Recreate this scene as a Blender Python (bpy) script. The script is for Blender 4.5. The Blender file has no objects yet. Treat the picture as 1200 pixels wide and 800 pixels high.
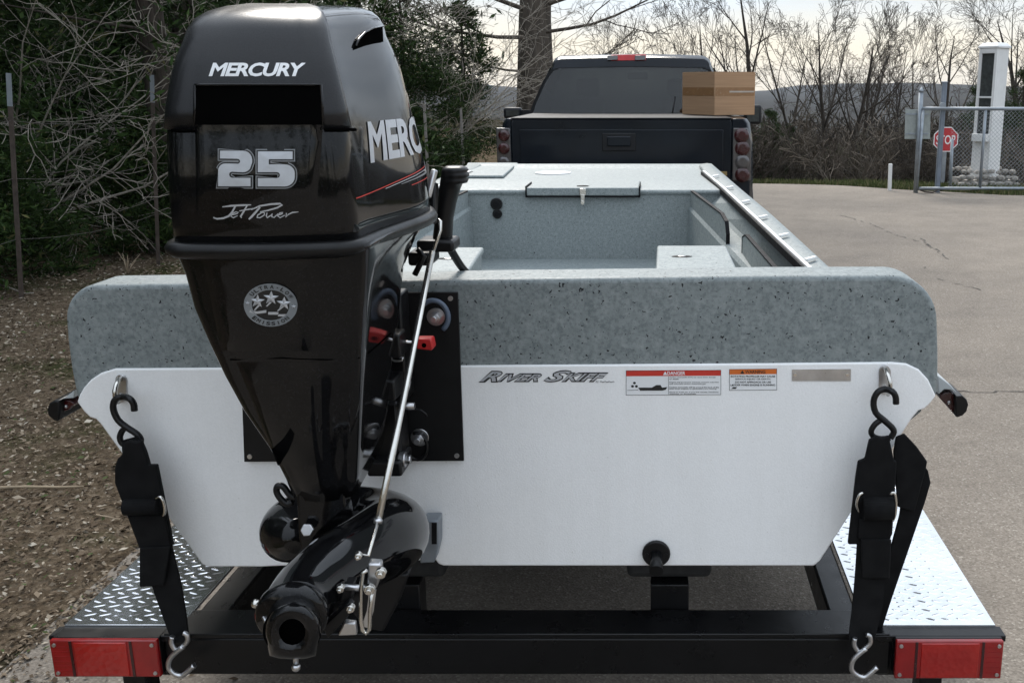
import bpy, bmesh, math, random
import numpy as np
from mathutils import Vector, Matrix
from mathutils.bvhtree import BVHTree

rng = random.Random(11)
nrg = np.random.default_rng(5)
SC = bpy.context.scene
COL = SC.collection
R = math.radians

# ------------------------------------------------------------------ camera
F, PX, PY, EYE = 1150.0, 770.0, 380.0, 1.62          # focal length and principal point in pixels of a 1200x800 picture; eye height
PITCH = math.atan(280.0 / 1150.0)
CP, SP = math.cos(PITCH), math.sin(PITCH)
cam_d = bpy.data.cameras.new('camera')
cam = bpy.data.objects.new('camera', cam_d)
COL.objects.link(cam)
cam.location = (0, 0, EYE)
cam.rotation_euler = (math.pi / 2 - PITCH, 0, 0)
cam_d.sensor_width = 36.0
cam_d.lens = 36.0 * F / 1200.0
cam_d.shift_x = -(PX - 600.0) / 1200.0
cam_d.shift_y = -(400.0 - PY) / 1200.0
cam_d.clip_start = 0.05
cam_d.clip_end = 6000
SC.camera = cam

# ------------------------------------------------------------------ sky, sun, exposure
SUN_EL, SUN_AZ = R(44), R(-14)        # azimuth clockwise from +Y: ahead, a little to the left behind the wood
w = bpy.data.worlds.new('World')
SC.world = w
w.use_nodes = True
nt = w.node_tree
for n in list(nt.nodes):
    nt.nodes.remove(n)
def wn(t, **k):
    n = nt.nodes.new(t)
    for a, b in k.items():
        setattr(n, a, b)
    return n
out = wn('ShaderNodeOutputWorld')
bg = wn('ShaderNodeBackground')
bg.inputs['Strength'].default_value = 0.09
sky = wn('ShaderNodeTexSky', sky_type='NISHITA')
sky.sun_disc = False
sky.sun_elevation = SUN_EL
sky.sun_rotation = SUN_AZ
sky.air_density = 1.0
sky.dust_density = 1.0
tc = wn('ShaderNodeTexCoord')
sep = wn('ShaderNodeSeparateXYZ')
nt.links.new(tc.outputs['Generated'], sep.inputs[0])
# overcast deck with a pale clear band low on the horizon, the edge of the deck ragged
mp = wn('ShaderNodeMapping')
mp.inputs['Scale'].default_value = (1.0, 1.0, 5.0)
nt.links.new(tc.outputs['Generated'], mp.inputs[0])
noi = wn('ShaderNodeTexNoise')
noi.inputs['Scale'].default_value = 3.5
noi.inputs['Detail'].default_value = 6
noi.inputs['Roughness'].default_value = 0.55
nt.links.new(mp.outputs[0], noi.inputs['Vector'])
ma = wn('ShaderNodeMath', operation='MULTIPLY_ADD')
nt.links.new(noi.outputs['Fac'], ma.inputs[0])
ma.inputs[1].default_value = 0.10
nt.links.new(sep.outputs['Z'], ma.inputs[2])
mr = wn('ShaderNodeMapRange', interpolation_type='SMOOTHSTEP')
nt.links.new(ma.outputs[0], mr.inputs['Value'])
mr.inputs['From Min'].default_value = 0.085
mr.inputs['From Max'].default_value = 0.145
cr = wn('ShaderNodeValToRGB')
cr.color_ramp.elements[0].position = 0.3
cr.color_ramp.elements[0].color = (2.35, 2.65, 3.05, 1)
cr.color_ramp.elements[1].position = 0.75
cr.color_ramp.elements[1].color = (3.4, 3.7, 4.05, 1)
nt.links.new(noi.outputs['Fac'], cr.inputs[0])
mx = wn('ShaderNodeMix', data_type='RGBA')
nt.links.new(mr.outputs['Result'], mx.inputs['Factor'])
mx.inputs['A'].default_value = (4.1, 3.8, 3.25, 1)
# an overcast dome grows brighter from the horizon to the zenith
zg_ = wn('ShaderNodeMapRange')
zg_.inputs['From Min'].default_value = 0.0
zg_.inputs['From Max'].default_value = 1.0
zg_.inputs['To Min'].default_value = 1.0
zg_.inputs['To Max'].default_value = 2.3
nt.links.new(sep.outputs['Z'], zg_.inputs['Value'])
vm = wn('ShaderNodeVectorMath', operation='SCALE')
nt.links.new(cr.outputs['Color'], vm.inputs[0])
nt.links.new(zg_.outputs['Result'], vm.inputs['Scale'])
nt.links.new(vm.outputs[0], mx.inputs['B'])
mx2 = wn('ShaderNodeMix', data_type='RGBA')
mx2.inputs['Factor'].default_value = 0.93
nt.links.new(sky.outputs['Color'], mx2.inputs['A'])
nt.links.new(mx.outputs['Result'], mx2.inputs['B'])
nt.links.new(mx2.outputs['Result'], bg.inputs['Color'])
nt.links.new(bg.outputs[0], out.inputs['Surface'])

sun_d = bpy.data.lights.new('sun', 'SUN')
sun = bpy.data.objects.new('sun', sun_d)
COL.objects.link(sun)
sun_d.energy = 1.4
sun_d.angle = R(22)
sun_d.color = (1.0, 0.94, 0.86)
sd = Vector((math.sin(SUN_AZ) * math.cos(SUN_EL), math.cos(SUN_AZ) * math.cos(SUN_EL), math.sin(SUN_EL)))
sun.rotation_euler = sd.to_track_quat('Z', 'Y').to_euler()
vs = SC.view_settings
vs.view_transform = 'Standard'
vs.look = 'None'
vs.exposure = 1.45
vs.gamma = 1.0
vs.use_curve_mapping = False

# ------------------------------------------------------------------ helpers: picture <-> place
def ray(px, py):
    u, v = (px - PX) / F, (py - PY) / F
    return Vector((u, CP - v * SP, -SP - v * CP))
def onY(px, py, Y):
    d = ray(px, py)
    s = Y / d.y
    return Vector((d.x * s, Y, EYE + d.z * s))
def onZ(px, py, Z):
    d = ray(px, py)
    s = (Z - EYE) / d.z
    return Vector((d.x * s, d.y * s, Z))

WM = {}
def link(o, parent=None, world=None):
    COL.objects.link(o)
    world = world or Matrix.Identity(4)
    WM[o.name] = world
    o.matrix_basis = world
    if parent is not None:
        o.parent = parent
        o.matrix_parent_inverse = WM[parent.name].inverted()
    return o
def thing(name, label, cat, loc=(0, 0, 0), rz=0.0, group=None):
    o = bpy.data.objects.new(name, None)
    o.empty_display_size = 0.1
    link(o, None, Matrix.Translation(loc) @ Matrix.Rotation(rz, 4, 'Z'))
    return tag(o, label, cat, group)
def tag(o, label, cat, group=None):
    o['label'] = label
    o['category'] = cat
    if group:
        o['group'] = group
    return o
def kind(o, k):
    o['kind'] = k
    return o
def dup(root, world, label=None):
    """a copy of a thing with its parts and sub-parts (mesh data shared)"""
    r = root.copy()
    COL.objects.link(r)
    r.matrix_basis = world
    WM[r.name] = world
    if label:
        r['label'] = label
    for ch in list(root.children):
        c = ch.copy(); COL.objects.link(c); mi = ch.matrix_parent_inverse.copy(); c.parent = r; c.matrix_parent_inverse = mi
        for g in list(ch.children):
            d = g.copy(); COL.objects.link(d); mi = g.matrix_parent_inverse.copy(); d.parent = c; d.matrix_parent_inverse = mi
    return r

class MB:
    def __init__(s):
        s.v, s.f, s.sm = [], [], []
    def add(s, vs_, fs, smooth=False):
        b = len(s.v)
        s.v.extend(Vector(p) for p in vs_)
        for f in fs:
            s.f.append(tuple(i + b for i in f)); s.sm.append(smooth)
        return s
    def box(s, a, b, M=None):
        (x0, y0, z0), (x1, y1, z1) = a, b
        p = [Vector(q) for q in ((x0,y0,z0),(x1,y0,z0),(x1,y1,z0),(x0,y1,z0),(x0,y0,z1),(x1,y0,z1),(x1,y1,z1),(x0,y1,z1))]
        if M is not None:
            p = [M @ q for q in p]
        return s.add(p, [(0,3,2,1),(4,5,6,7),(0,1,5,4),(1,2,6,5),(2,3,7,6),(3,0,4,7)])
    def hexa(s, p):
        """eight corners: four below, four above, both counter-clockwise from above"""
        return s.add(p, [(0,3,2,1),(4,5,6,7),(0,1,5,4),(1,2,6,5),(2,3,7,6),(3,0,4,7)])
    def bar(s, a, b, wd, th, up=(0, 0, 1)):
        a, b = Vector(a), Vector(b)
        t = (b - a).normalized()
        u = t.cross(Vector(up))
        if u.length < 1e-4:
            u = t.cross(Vector((1, 0, 0)))
        u.normalize(); v = u.cross(t).normalized()
        p = []
        for c in (a, b):
            p += [c - u*wd/2 - v*th/2, c + u*wd/2 - v*th/2, c + u*wd/2 + v*th/2, c - u*wd/2 + v*th/2]
        return s.add(p, [(0,3,2,1),(4,5,6,7),(0,1,5,4),(1,2,6,5),(2,3,7,6),(3,0,4,7)])
    def tube(s, pts, rad, n=12, caps=True, smooth=True):
        pts = [Vector(p) for p in pts]
        m = len(pts)
        if not hasattr(rad, '__len__'):
            rad = [rad] * m
        vs_, fs = [], []
        prev = None
        for i, p in enumerate(pts):
            t = (pts[min(i+1, m-1)] - pts[max(i-1, 0)]).normalized()
            if prev is None:
                a = Vector((0, 0, 1)) if abs(t.z) < 0.9 else Vector((1, 0, 0))
                u = t.cross(a).normalized()
            else:
                u = (prev - t * prev.dot(t)).normalized()
            prev = u
            v = t.cross(u)
            for k in range(n):
                an = 2*math.pi*k/n
                vs_.append(p + (u*math.cos(an) + v*math.sin(an))*rad[i])
        for i in range(m-1):
            for k in range(n):
                k2 = (k+1) % n
                fs.append((i*n+k, i*n+k2, (i+1)*n+k2, (i+1)*n+k))
        s.add(vs_, fs, smooth)
        if caps:
            b = len(s.v) - len(vs_)
            s.f.append(tuple(b + k for k in reversed(range(n)))); s.sm.append(False)
            s.f.append(tuple(b + (m-1)*n + k for k in range(n))); s.sm.append(False)
        return s
    def ribbon(s, pts, wd, th, side):
        """a flat strap through pts; side = width direction per point or one vector"""
        pts = [Vector(p) for p in pts]
        m = len(pts)
        vs_, fs = [], []
        for i, p in enumerate(pts):
            t = (pts[min(i+1, m-1)] - pts[max(i-1, 0)]).normalized()
            sd_ = Vector(side[i] if isinstance(side, list) else side)
            sd_ = (sd_ - t * sd_.dot(t)).normalized()
            nn = t.cross(sd_)
            ww = wd[i] if hasattr(wd, '__len__') else wd
            vs_ += [p - sd_*ww/2 - nn*th/2, p + sd_*ww/2 - nn*th/2, p + sd_*ww/2 + nn*th/2, p - sd_*ww/2 + nn*th/2]
        for i in range(m-1):
            for k in range(4):
                k2 = (k+1) % 4
                fs.append((i*4+k, i*4+k2, (i+1)*4+k2, (i+1)*4+k))
        fs += [(3,2,1,0), tuple((m-1)*4 + k for k in range(4))]
        return s.add(vs_, fs)
    def prism(s, poly, ext):
        """planar polygon (list of 3D points) extruded by a vector"""
        poly = [Vector(p) for p in poly]
        n = len(poly)
        e = Vector(ext)
        nrm = sum(((poly[i]-poly[0]).cross(poly[(i+1) % n]-poly[0]) for i in range(1, n)), Vector())
        if nrm.dot(e) > 0:
            poly = poly[::-1]
        fs = [tuple(range(n)), tuple(reversed(range(n, 2*n)))]
        for i in range(n):
            j = (i+1) % n
            fs.append((j, i, n+i, n+j))
        return s.add(poly + [p + e for p in poly], fs)
    def disc(s, c, ax, r, h, n=20, r2=None):
        c, ax = Vector(c), Vector(ax).normalized()
        return s.tube([c, c + ax*h], [r, r if r2 is None else r2], n, True, True)
    def ball(s, c, r, n=10, sc=(1, 1, 1)):
        c = Vector(c)
        vs_, fs = [], []
        for i in range(n+1):
            th = math.pi*i/n
            for k in range(2*n):
                ph = math.pi*k/n
                vs_.append(c + Vector((math.sin(th)*math.cos(ph)*sc[0], math.sin(th)*math.sin(ph)*sc[1], math.cos(th)*sc[2]))*r)
        for i in range(n):
            for k in range(2*n):
                k2 = (k+1) % (2*n)
                fs.append((i*2*n+k, (i+1)*2*n+k, (i+1)*2*n+k2, i*2*n+k2))
        return s.add(vs_, fs, True)
    def loft(s, rings, caps=True, smooth=True):
        n = len(rings[0])
        vs_ = [p for r_ in rings for p in r_]
        fs = []
        for i in range(len(rings)-1):
            for k in range(n):
                k2 = (k+1) % n
                fs.append((i*n+k, i*n+k2, (i+1)*n+k2, (i+1)*n+k))
        s.add(vs_, fs, smooth)
        if caps:
            b = len(s.v) - len(vs_)
            s.f.append(tuple(b + k for k in reversed(range(n)))); s.sm.append(smooth)
            s.f.append(tuple(b + (len(rings)-1)*n + k for k in range(n))); s.sm.append(smooth)
        return s
    def mesh(s, name):
        me = bpy.data.meshes.new(name)
        me.from_pydata([tuple(p) for p in s.v], [], s.f)
        me.polygons.foreach_set('use_smooth', s.sm)
        me.update()
        return me
    def build(s, name, mat, parent=None, world=None, bevel=0.0, seg=2, smooth=None, recalc=True, weld=False):
        me = s.mesh(name)
        if recalc or weld:
            bm = bmesh.new(); bm.from_mesh(me)
            if weld:
                bmesh.ops.remove_doubles(bm, verts=bm.verts, dist=1e-5)
            if recalc:
                bmesh.ops.recalc_face_normals(bm, faces=bm.faces)
            bm.to_mesh(me); bm.free()
        if smooth is not None:
            me.polygons.foreach_set('use_smooth', [smooth]*len(me.polygons))
        me.materials.append(mat)
        o = bpy.data.objects.new(name, me)
        link(o, parent, world)
        if bevel:
            md = o.modifiers.new('bevel', 'BEVEL')
            md.width = bevel; md.segments = seg; md.limit_method = 'ANGLE'; md.angle_limit = R(35)
            md.harden_normals = False
            me.polygons.foreach_set('use_smooth', [True]*len(me.polygons))
            me.set_sharp_from_angle(angle=R(40))
        return o

def arrays_mesh(name, V, Fq, mats, smooth=False, col=None):
    """fast mesh from numpy arrays; Fq is (n,3) or (n,4)"""
    me = bpy.data.meshes.new(name)
    k = Fq.shape[1]
    me.vertices.add(len(V)); me.vertices.foreach_set('co', np.ascontiguousarray(V, dtype=np.float32).ravel())
    me.loops.add(Fq.size); me.loops.foreach_set('vertex_index', np.ascontiguousarray(Fq, dtype=np.int32).ravel())
    me.polygons.add(len(Fq))
    me.polygons.foreach_set('loop_start', np.arange(0, Fq.size, k, dtype=np.int32))
    me.polygons.foreach_set('loop_total', np.full(len(Fq), k, dtype=np.int32))
    if smooth:
        me.polygons.foreach_set('use_smooth', np.ones(len(Fq), dtype=bool))
    if col is not None:
        at = me.attributes.new('tint', 'FLOAT', 'POINT')
        at.data.foreach_set('value', np.ascontiguousarray(col, dtype=np.float32))
    me.update(calc_edges=True)
    for m in mats:
        me.materials.append(m)
    return me

# ------------------------------------------------------------------ materials
class Mat:
    def __init__(s, name):
        s.m = bpy.data.materials.new(name); s.m.use_nodes = True
        s.t = s.m.node_tree; s.b = s.t.nodes['Principled BSDF']
        s.tc = s.t.nodes.new('ShaderNodeTexCoord')
    def n(s, t, **k):
        x = s.t.nodes.new(t)
        for a, b in k.items():
            setattr(x, a, b)
        return x
    def l(s, a, b):
        s.t.links.new(a, b)
    def set(s, **k):
        for a, b in k.items():
            a = a.replace('_', ' ')
            for nm in (a, a.title(), a.capitalize()):
                if nm in s.b.inputs:
                    s.b.inputs[nm].default_value = b; break
        return s
    def noise(s, scale, detail=3, rough=0.5, vec=None, dist=0.0):
        x = s.n('ShaderNodeTexNoise')
        x.inputs['Scale'].default_value = scale; x.inputs['Detail'].default_value = detail
        x.inputs['Roughness'].default_value = rough; x.inputs['Distortion'].default_value = dist
        s.l(vec or s.tc.outputs['Object'], x.inputs['Vector'])
        return x.outputs['Fac']
    def vor(s, scale, feature='F1', out='Distance', rand=1.0):
        x = s.n('ShaderNodeTexVoronoi', feature=feature)
        x.inputs['Scale'].default_value = scale
        x.inputs['Randomness'].default_value = rand
        s.l(s.tc.outputs['Object'], x.inputs['Vector'])
        return x.outputs[out]
    def ramp(s, fac, stops):
        x = s.n('ShaderNodeValToRGB')
        e = x.color_ramp.elements
        while len(e) < len(stops):
            e.new(0.5)
        for i, (p, c) in enumerate(stops):
            e[i].position = p
            e[i].color = tuple(c) + (1,) if hasattr(c, '__len__') else (c, c, c, 1)
        s.l(fac, x.inputs[0])
        return x.outputs['Color']
    def mix(s, fac, a, b, mode='MIX'):
        x = s.n('ShaderNodeMix', data_type='RGBA', blend_type=mode)
        for k, q in (('Factor', fac), ('A', a), ('B', b)):
            i = x.inputs[k] if k == 'Factor' else [z for z in x.inputs if z.name == k and z.type == 'RGBA'][0]
            if hasattr(q, 'is_output'):
                s.l(q, i)
            elif k == 'Factor':
                i.default_value = q
            else:
                i.default_value = tuple(q) + (1,)
        return [z for z in x.outputs if z.type == 'RGBA'][0]
    def base(s, sock):
        s.l(sock, s.b.inputs['Base Color']); return s
    def bump(s, h, st=0.3, d=0.01):
        x = s.n('ShaderNodeBump')
        x.inputs['Strength'].default_value = st; x.inputs['Distance'].default_value = d
        s.l(h, x.inputs['Height']); s.l(x.outputs[0], s.b.inputs['Normal']); return s
    def rough(s, sock):
        s.l(sock, s.b.inputs['Roughness']); return s

def simple(name, col, rough=0.5, metal=0.0, var=0.15, scale=18, bump=0.0, coat=0.0, bscale=120, spec=None):
    M = Mat(name)
    M.set(Metallic=metal)
    if coat:
        M.b.inputs['Coat Weight'].default_value = coat
        M.b.inputs['Coat Roughness'].default_value = 0.04
    if spec is not None:
        M.b.inputs['Specular IOR Level'].default_value = spec
    f = M.noise(scale, 5, 0.6)
    c0 = [max(0, c*(1-var)) for c in col]; c1 = [min(1, c*(1+var)) for c in col]
    M.base(M.ramp(f, [(0.3, c0), (0.7, c1)]))
    M.rough(M.ramp(M.noise(scale*2.3, 4), [(0.3, max(0.02, rough*0.85)), (0.7, min(1, rough*1.15))]))
    if bump:
        M.bump(M.noise(bscale, 3), bump, 0.002)
    return M.m

def m_asphalt():
    M = Mat('asphalt')
    big = M.noise(0.35, 4, 0.6)
    mid = M.noise(3.0, 5, 0.6)
    agg = M.vor(150, out='Color')
    sepc = M.n('ShaderNodeSeparateColor'); M.l(agg, sepc.inputs[0])
    stone = M.ramp(sepc.outputs[0], [(0.0, (0.150, 0.133, 0.114)), (0.5, (0.200, 0.177, 0.152)), (0.92, (0.232, 0.206, 0.178)), (0.99, (0.31, 0.285, 0.25))])
    tone = M.ramp(big, [(0.3, (0.74, 0.74, 0.75)), (0.7, (1.15, 1.13, 1.10))])
    t2 = M.ramp(mid, [(0.3, (0.90, 0.90, 0.90)), (0.7, (1.08, 1.08, 1.08))])
    c = M.mix(1.0, stone, tone, 'MULTIPLY'); c = M.mix(1.0, c, t2, 'MULTIPLY')
    M.base(c)
    M.set(Roughness=0.95)
    M.b.inputs['Specular IOR Level'].default_value = 0.12
    M.bump(M.vor(150), 0.4, 0.004)
    return M.m
def m_litter(name='leaf_litter_ground'):
    M = Mat(name)
    f = M.noise(26, 8, 0.75)
    g = M.noise(1.2, 4, 0.6)
    c = M.ramp(f, [(0.25, (0.040, 0.030, 0.021)), (0.5, (0.115, 0.087, 0.060)), (0.75, (0.24, 0.195, 0.145))])
    c2 = M.ramp(f, [(0.3, (0.022, 0.026, 0.012)), (0.75, (0.075, 0.078, 0.035))])
    M.base(M.mix(M.ramp(g, [(0.5, 0.0), (0.66, 1.0)]), c, c2))
    M.set(Roughness=0.95)
    M.b.inputs['Specular IOR Level'].default_value = 0.0
    M.bump(M.noise(22, 6, 0.7), 0.9, 0.03)
    return M.m
def m_terrain():
    M = Mat('terrain')
    g = M.noise(0.9, 6, 0.7)
    near = M.ramp(g, [(0.3, (0.028, 0.025, 0.016)), (0.55, (0.055, 0.046, 0.03)), (0.75, (0.055, 0.065, 0.026))])
    far = M.ramp(M.noise(0.05, 8, 0.75), [(0.35, (0.022, 0.022, 0.022)), (0.55, (0.040, 0.037, 0.032)), (0.7, (0.05, 0.055, 0.034))])
    ps = M.n('ShaderNodeSeparateXYZ'); M.l(M.tc.outputs['Object'], ps.inputs[0])
    mr_ = M.n('ShaderNodeMapRange'); M.l(ps.outputs['Y'], mr_.inputs[0])
    mr_.inputs[1].default_value = 40; mr_.inputs[2].default_value = 150
    M.base(M.mix(mr_.outputs[0], near, far))
    M.set(Roughness=1.0)
    M.b.inputs['Specular IOR Level'].default_value = 0.0
    M.bump(M.noise(0.25, 8, 0.7), 0.8, 1.5)
    return M.m
def m_speckle(name='grey_speckle_paint', k=0.92, dens=0.38, big=0.29):
    """grey spatter paint with black flecks"""
    M = Mat(name)
    base_ = M.ramp(M.noise(60, 6, 0.7), [(0.30, (0.19*k, 0.217*k, 0.218*k)), (0.5, (0.235*k, 0.264*k, 0.264*k)), (0.72, (0.30*k, 0.328*k, 0.326*k))])
    soft = M.ramp(M.noise(140, 3, 0.6), [(0.38, (0.62, 0.64, 0.66)), (0.52, (1, 1, 1))])
    c = M.mix(0.7, base_, soft, 'MULTIPLY')
    v = M.n('ShaderNodeTexVoronoi'); v.inputs['Scale'].default_value = 112
    nz = M.n('ShaderNodeTexNoise'); nz.inputs['Scale'].default_value = 90; M.l(M.tc.outputs['Object'], nz.inputs['Vector'])
    wv = M.n('ShaderNodeMixRGB'); wv.inputs[0].default_value = 0.02
    M.l(M.tc.outputs['Object'], wv.inputs[1]); M.l(nz.outputs['Color'], wv.inputs[2]); M.l(wv.outputs[0], v.inputs['Vector'])
    sc_ = M.n('ShaderNodeSeparateColor'); M.l(v.outputs['Color'], sc_.inputs[0])
    size = M.n('ShaderNodeMapRange'); M.l(sc_.outputs[0], size.inputs[0])
    size.inputs[1].default_value = dens; size.inputs[2].default_value = 1.0; size.inputs[3].default_value = -0.02; size.inputs[4].default_value = big
    lt = M.n('ShaderNodeMath', operation='LESS_THAN'); M.l(v.outputs['Distance'], lt.inputs[0]); M.l(size.outputs[0], lt.inputs[1])
    M.base(M.mix(lt.outputs[0], c, (0.016, 0.017, 0.019)))
    M.b.inputs['Specular IOR Level'].default_value = 0.3
    M.rough(M.ramp(M.noise(40, 3), [(0.3, 0.46), (0.7, 0.62)]))
    M.bump(M.noise(160, 4, 0.6), 0.25, 0.003)
    return M.m
def m_cloth():
    M = Mat('black_webbing')
    w1 = M.n('ShaderNodeTexWave', bands_direction='Z'); w1.inputs['Scale'].default_value = 140; w1.inputs['Distortion'].default_value = 0.6
    M.l(M.tc.outputs['Object'], w1.inputs['Vector'])
    M.base(M.ramp(M.noise(35, 5), [(0.3, (0.003, 0.003, 0.0034)), (0.7, (0.008, 0.008, 0.0085))]))
    M.set(Roughness=0.85)
    M.b.inputs['Specular IOR Level'].default_value = 0.2
    M.bump(w1.outputs['Fac'], 0.5, 0.002)
    return M.m
def m_gloss_black():
    M = Mat('black_gloss_paint')
    fl = M.vor(900, out='Color')
    sc_ = M.n('ShaderNodeSeparateColor'); M.l(fl, sc_.inputs[0])
    M.base(M.ramp(sc_.outputs[0], [(0.0, (0.003, 0.003, 0.0033)), (0.9, (0.004, 0.004, 0.0045)), (1.0, (0.014, 0.014, 0.016))]))
    M.rough(M.ramp(M.noise(7, 5, 0.6), [(0.3, 0.045), (0.7, 0.09)]))
    M.b.inputs['Specular IOR Level'].default_value = 0.32
    M.b.inputs['Coat Weight'].default_value = 0.06
    M.b.inputs['Coat Roughness'].default_value = 0.04
    M.bump(M.noise(5, 2), 0.06, 0.01)
    return M.m
def m_lens_red():
    M = Mat('red_lens')
    v = M.n('ShaderNodeTexVoronoi', feature='F1'); v.inputs['Scale'].default_value = 75
    M.l(M.tc.outputs['Object'], v.inputs['Vector'])
    M.base(M.ramp(M.noise(9, 3), [(0.3, (0.30, 0.007, 0.006)), (0.7, (0.42, 0.014, 0.010))]))
    M.set(Roughness=0.18)
    M.b.inputs['Coat Weight'].default_value = 0.5
    M.b.inputs['Subsurface Weight'].default_value = 0.25
    M.b.inputs['Subsurface Radius'].default_value = (0.03, 0.004, 0.004)
    M.bump(v.outputs['Distance'], 0.35, 0.004)
    return M.m
def m_bark(name, c0, c1, scale=6):
    M = Mat(name)
    mp_ = M.n('ShaderNodeMapping'); mp_.inputs['Scale'].default_value = (scale*3, scale*3, scale*0.5)
    M.l(M.tc.outputs['Object'], mp_.inputs[0])
    f = M.noise(1.0, 6, 0.7, mp_.outputs[0])
    M.base(M.ramp(f, [(0.3, c0), (0.7, c1)]))
    M.set(Roughness=0.95)
    M.b.inputs['Specular IOR Level'].default_value = 0.1
    M.bump(f, 1.0, 0.04)
    return M.m
def m_tint(name, stops, rough=0.8, trans=0.0):
    """colour per leaf or twig from the mesh's own random 'tint' value"""
    M = Mat(name)
    a = M.n('ShaderNodeAttribute'); a.attribute_name = 'tint'
    M.base(M.ramp(a.outputs['Fac'], stops))
    M.set(Roughness=rough)
    M.b.inputs['Specular IOR Level'].default_value = 0.12
    return M.m
def m_card():
    M = Mat('cardboard')
    mp_ = M.n('ShaderNodeMapping'); mp_.inputs['Scale'].default_value = (3, 3, 90)
    M.l(M.tc.outputs['Object'], mp_.inputs[0])
    f = M.noise(1.0, 4, 0.6, mp_.outputs[0])
    M.base(M.ramp(f, [(0.3, (0.34, 0.205, 0.115)), (0.7, (0.42, 0.26, 0.15))]))
    M.set(Roughness=0.85)
    M.bump(M.noise(40, 4), 0.2, 0.003)
    return M.m
def m_stone():
    M = Mat('fieldstone')
    M.base(M.ramp(M.noise(5, 6, 0.7), [(0.3, (0.22, 0.19, 0.16)), (0.5, (0.36, 0.33, 0.29)), (0.7, (0.50, 0.47, 0.43))]))
    M.set(Roughness=0.95)
    M.bump(M.noise(20, 6), 0.6, 0.03)
    return M.m

def m_white():
    M = Mat('white_hull_sheet')
    mp_ = M.n('ShaderNodeMapping'); mp_.inputs['Scale'].default_value = (22, 22, 0.9)
    M.l(M.tc.outputs['Object'], mp_.inputs[0])
    streak = M.ramp(M.noise(1.0, 5, 0.65, mp_.outputs[0]), [(0.36, (0.90, 0.895, 0.88)), (0.56, (1, 1, 1))])
    soft = M.ramp(M.noise(3.0, 6, 0.65), [(0.3, (0.93, 0.93, 0.925)), (0.65, (1, 1, 1))])
    fine = M.ramp(M.noise(240, 2, 0.5), [(0.36, (0.955, 0.955, 0.955)), (0.62, (1, 1, 1))])
    mp2 = M.n('ShaderNodeMapping'); mp2.inputs['Scale'].default_value = (7, 7, 46); mp2.inputs['Rotation'].default_value = (0, 0.4, 0)
    M.l(M.tc.outputs['Object'], mp2.inputs[0])
    scuff = M.ramp(M.noise(1.0, 7, 0.75, mp2.outputs[0]), [(0.70, (1, 1, 1)), (0.76, (0.82, 0.81, 0.80))])
    spec = M.n('ShaderNodeTexVoronoi'); spec.inputs['Scale'].default_value = 38
    M.l(M.tc.outputs['Object'], spec.inputs['Vector'])
    dot = M.ramp(spec.outputs['Distance'], [(0.035, (0.62, 0.60, 0.57)), (0.06, (1, 1, 1))])
    c = M.mix(0.22, (0.91, 0.912, 0.91), streak, 'MULTIPLY')
    for t in (soft, fine, scuff):
        c = M.mix(0.75, c, t, 'MULTIPLY')
    c = M.mix(0.5, c, dot, 'MULTIPLY')
    M.base(c)
    M.rough(M.ramp(M.noise(14, 5), [(0.3, 0.36), (0.7, 0.52)]))
    M.bump(M.noise(260, 3), 0.25, 0.002)
    return M.m
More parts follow.
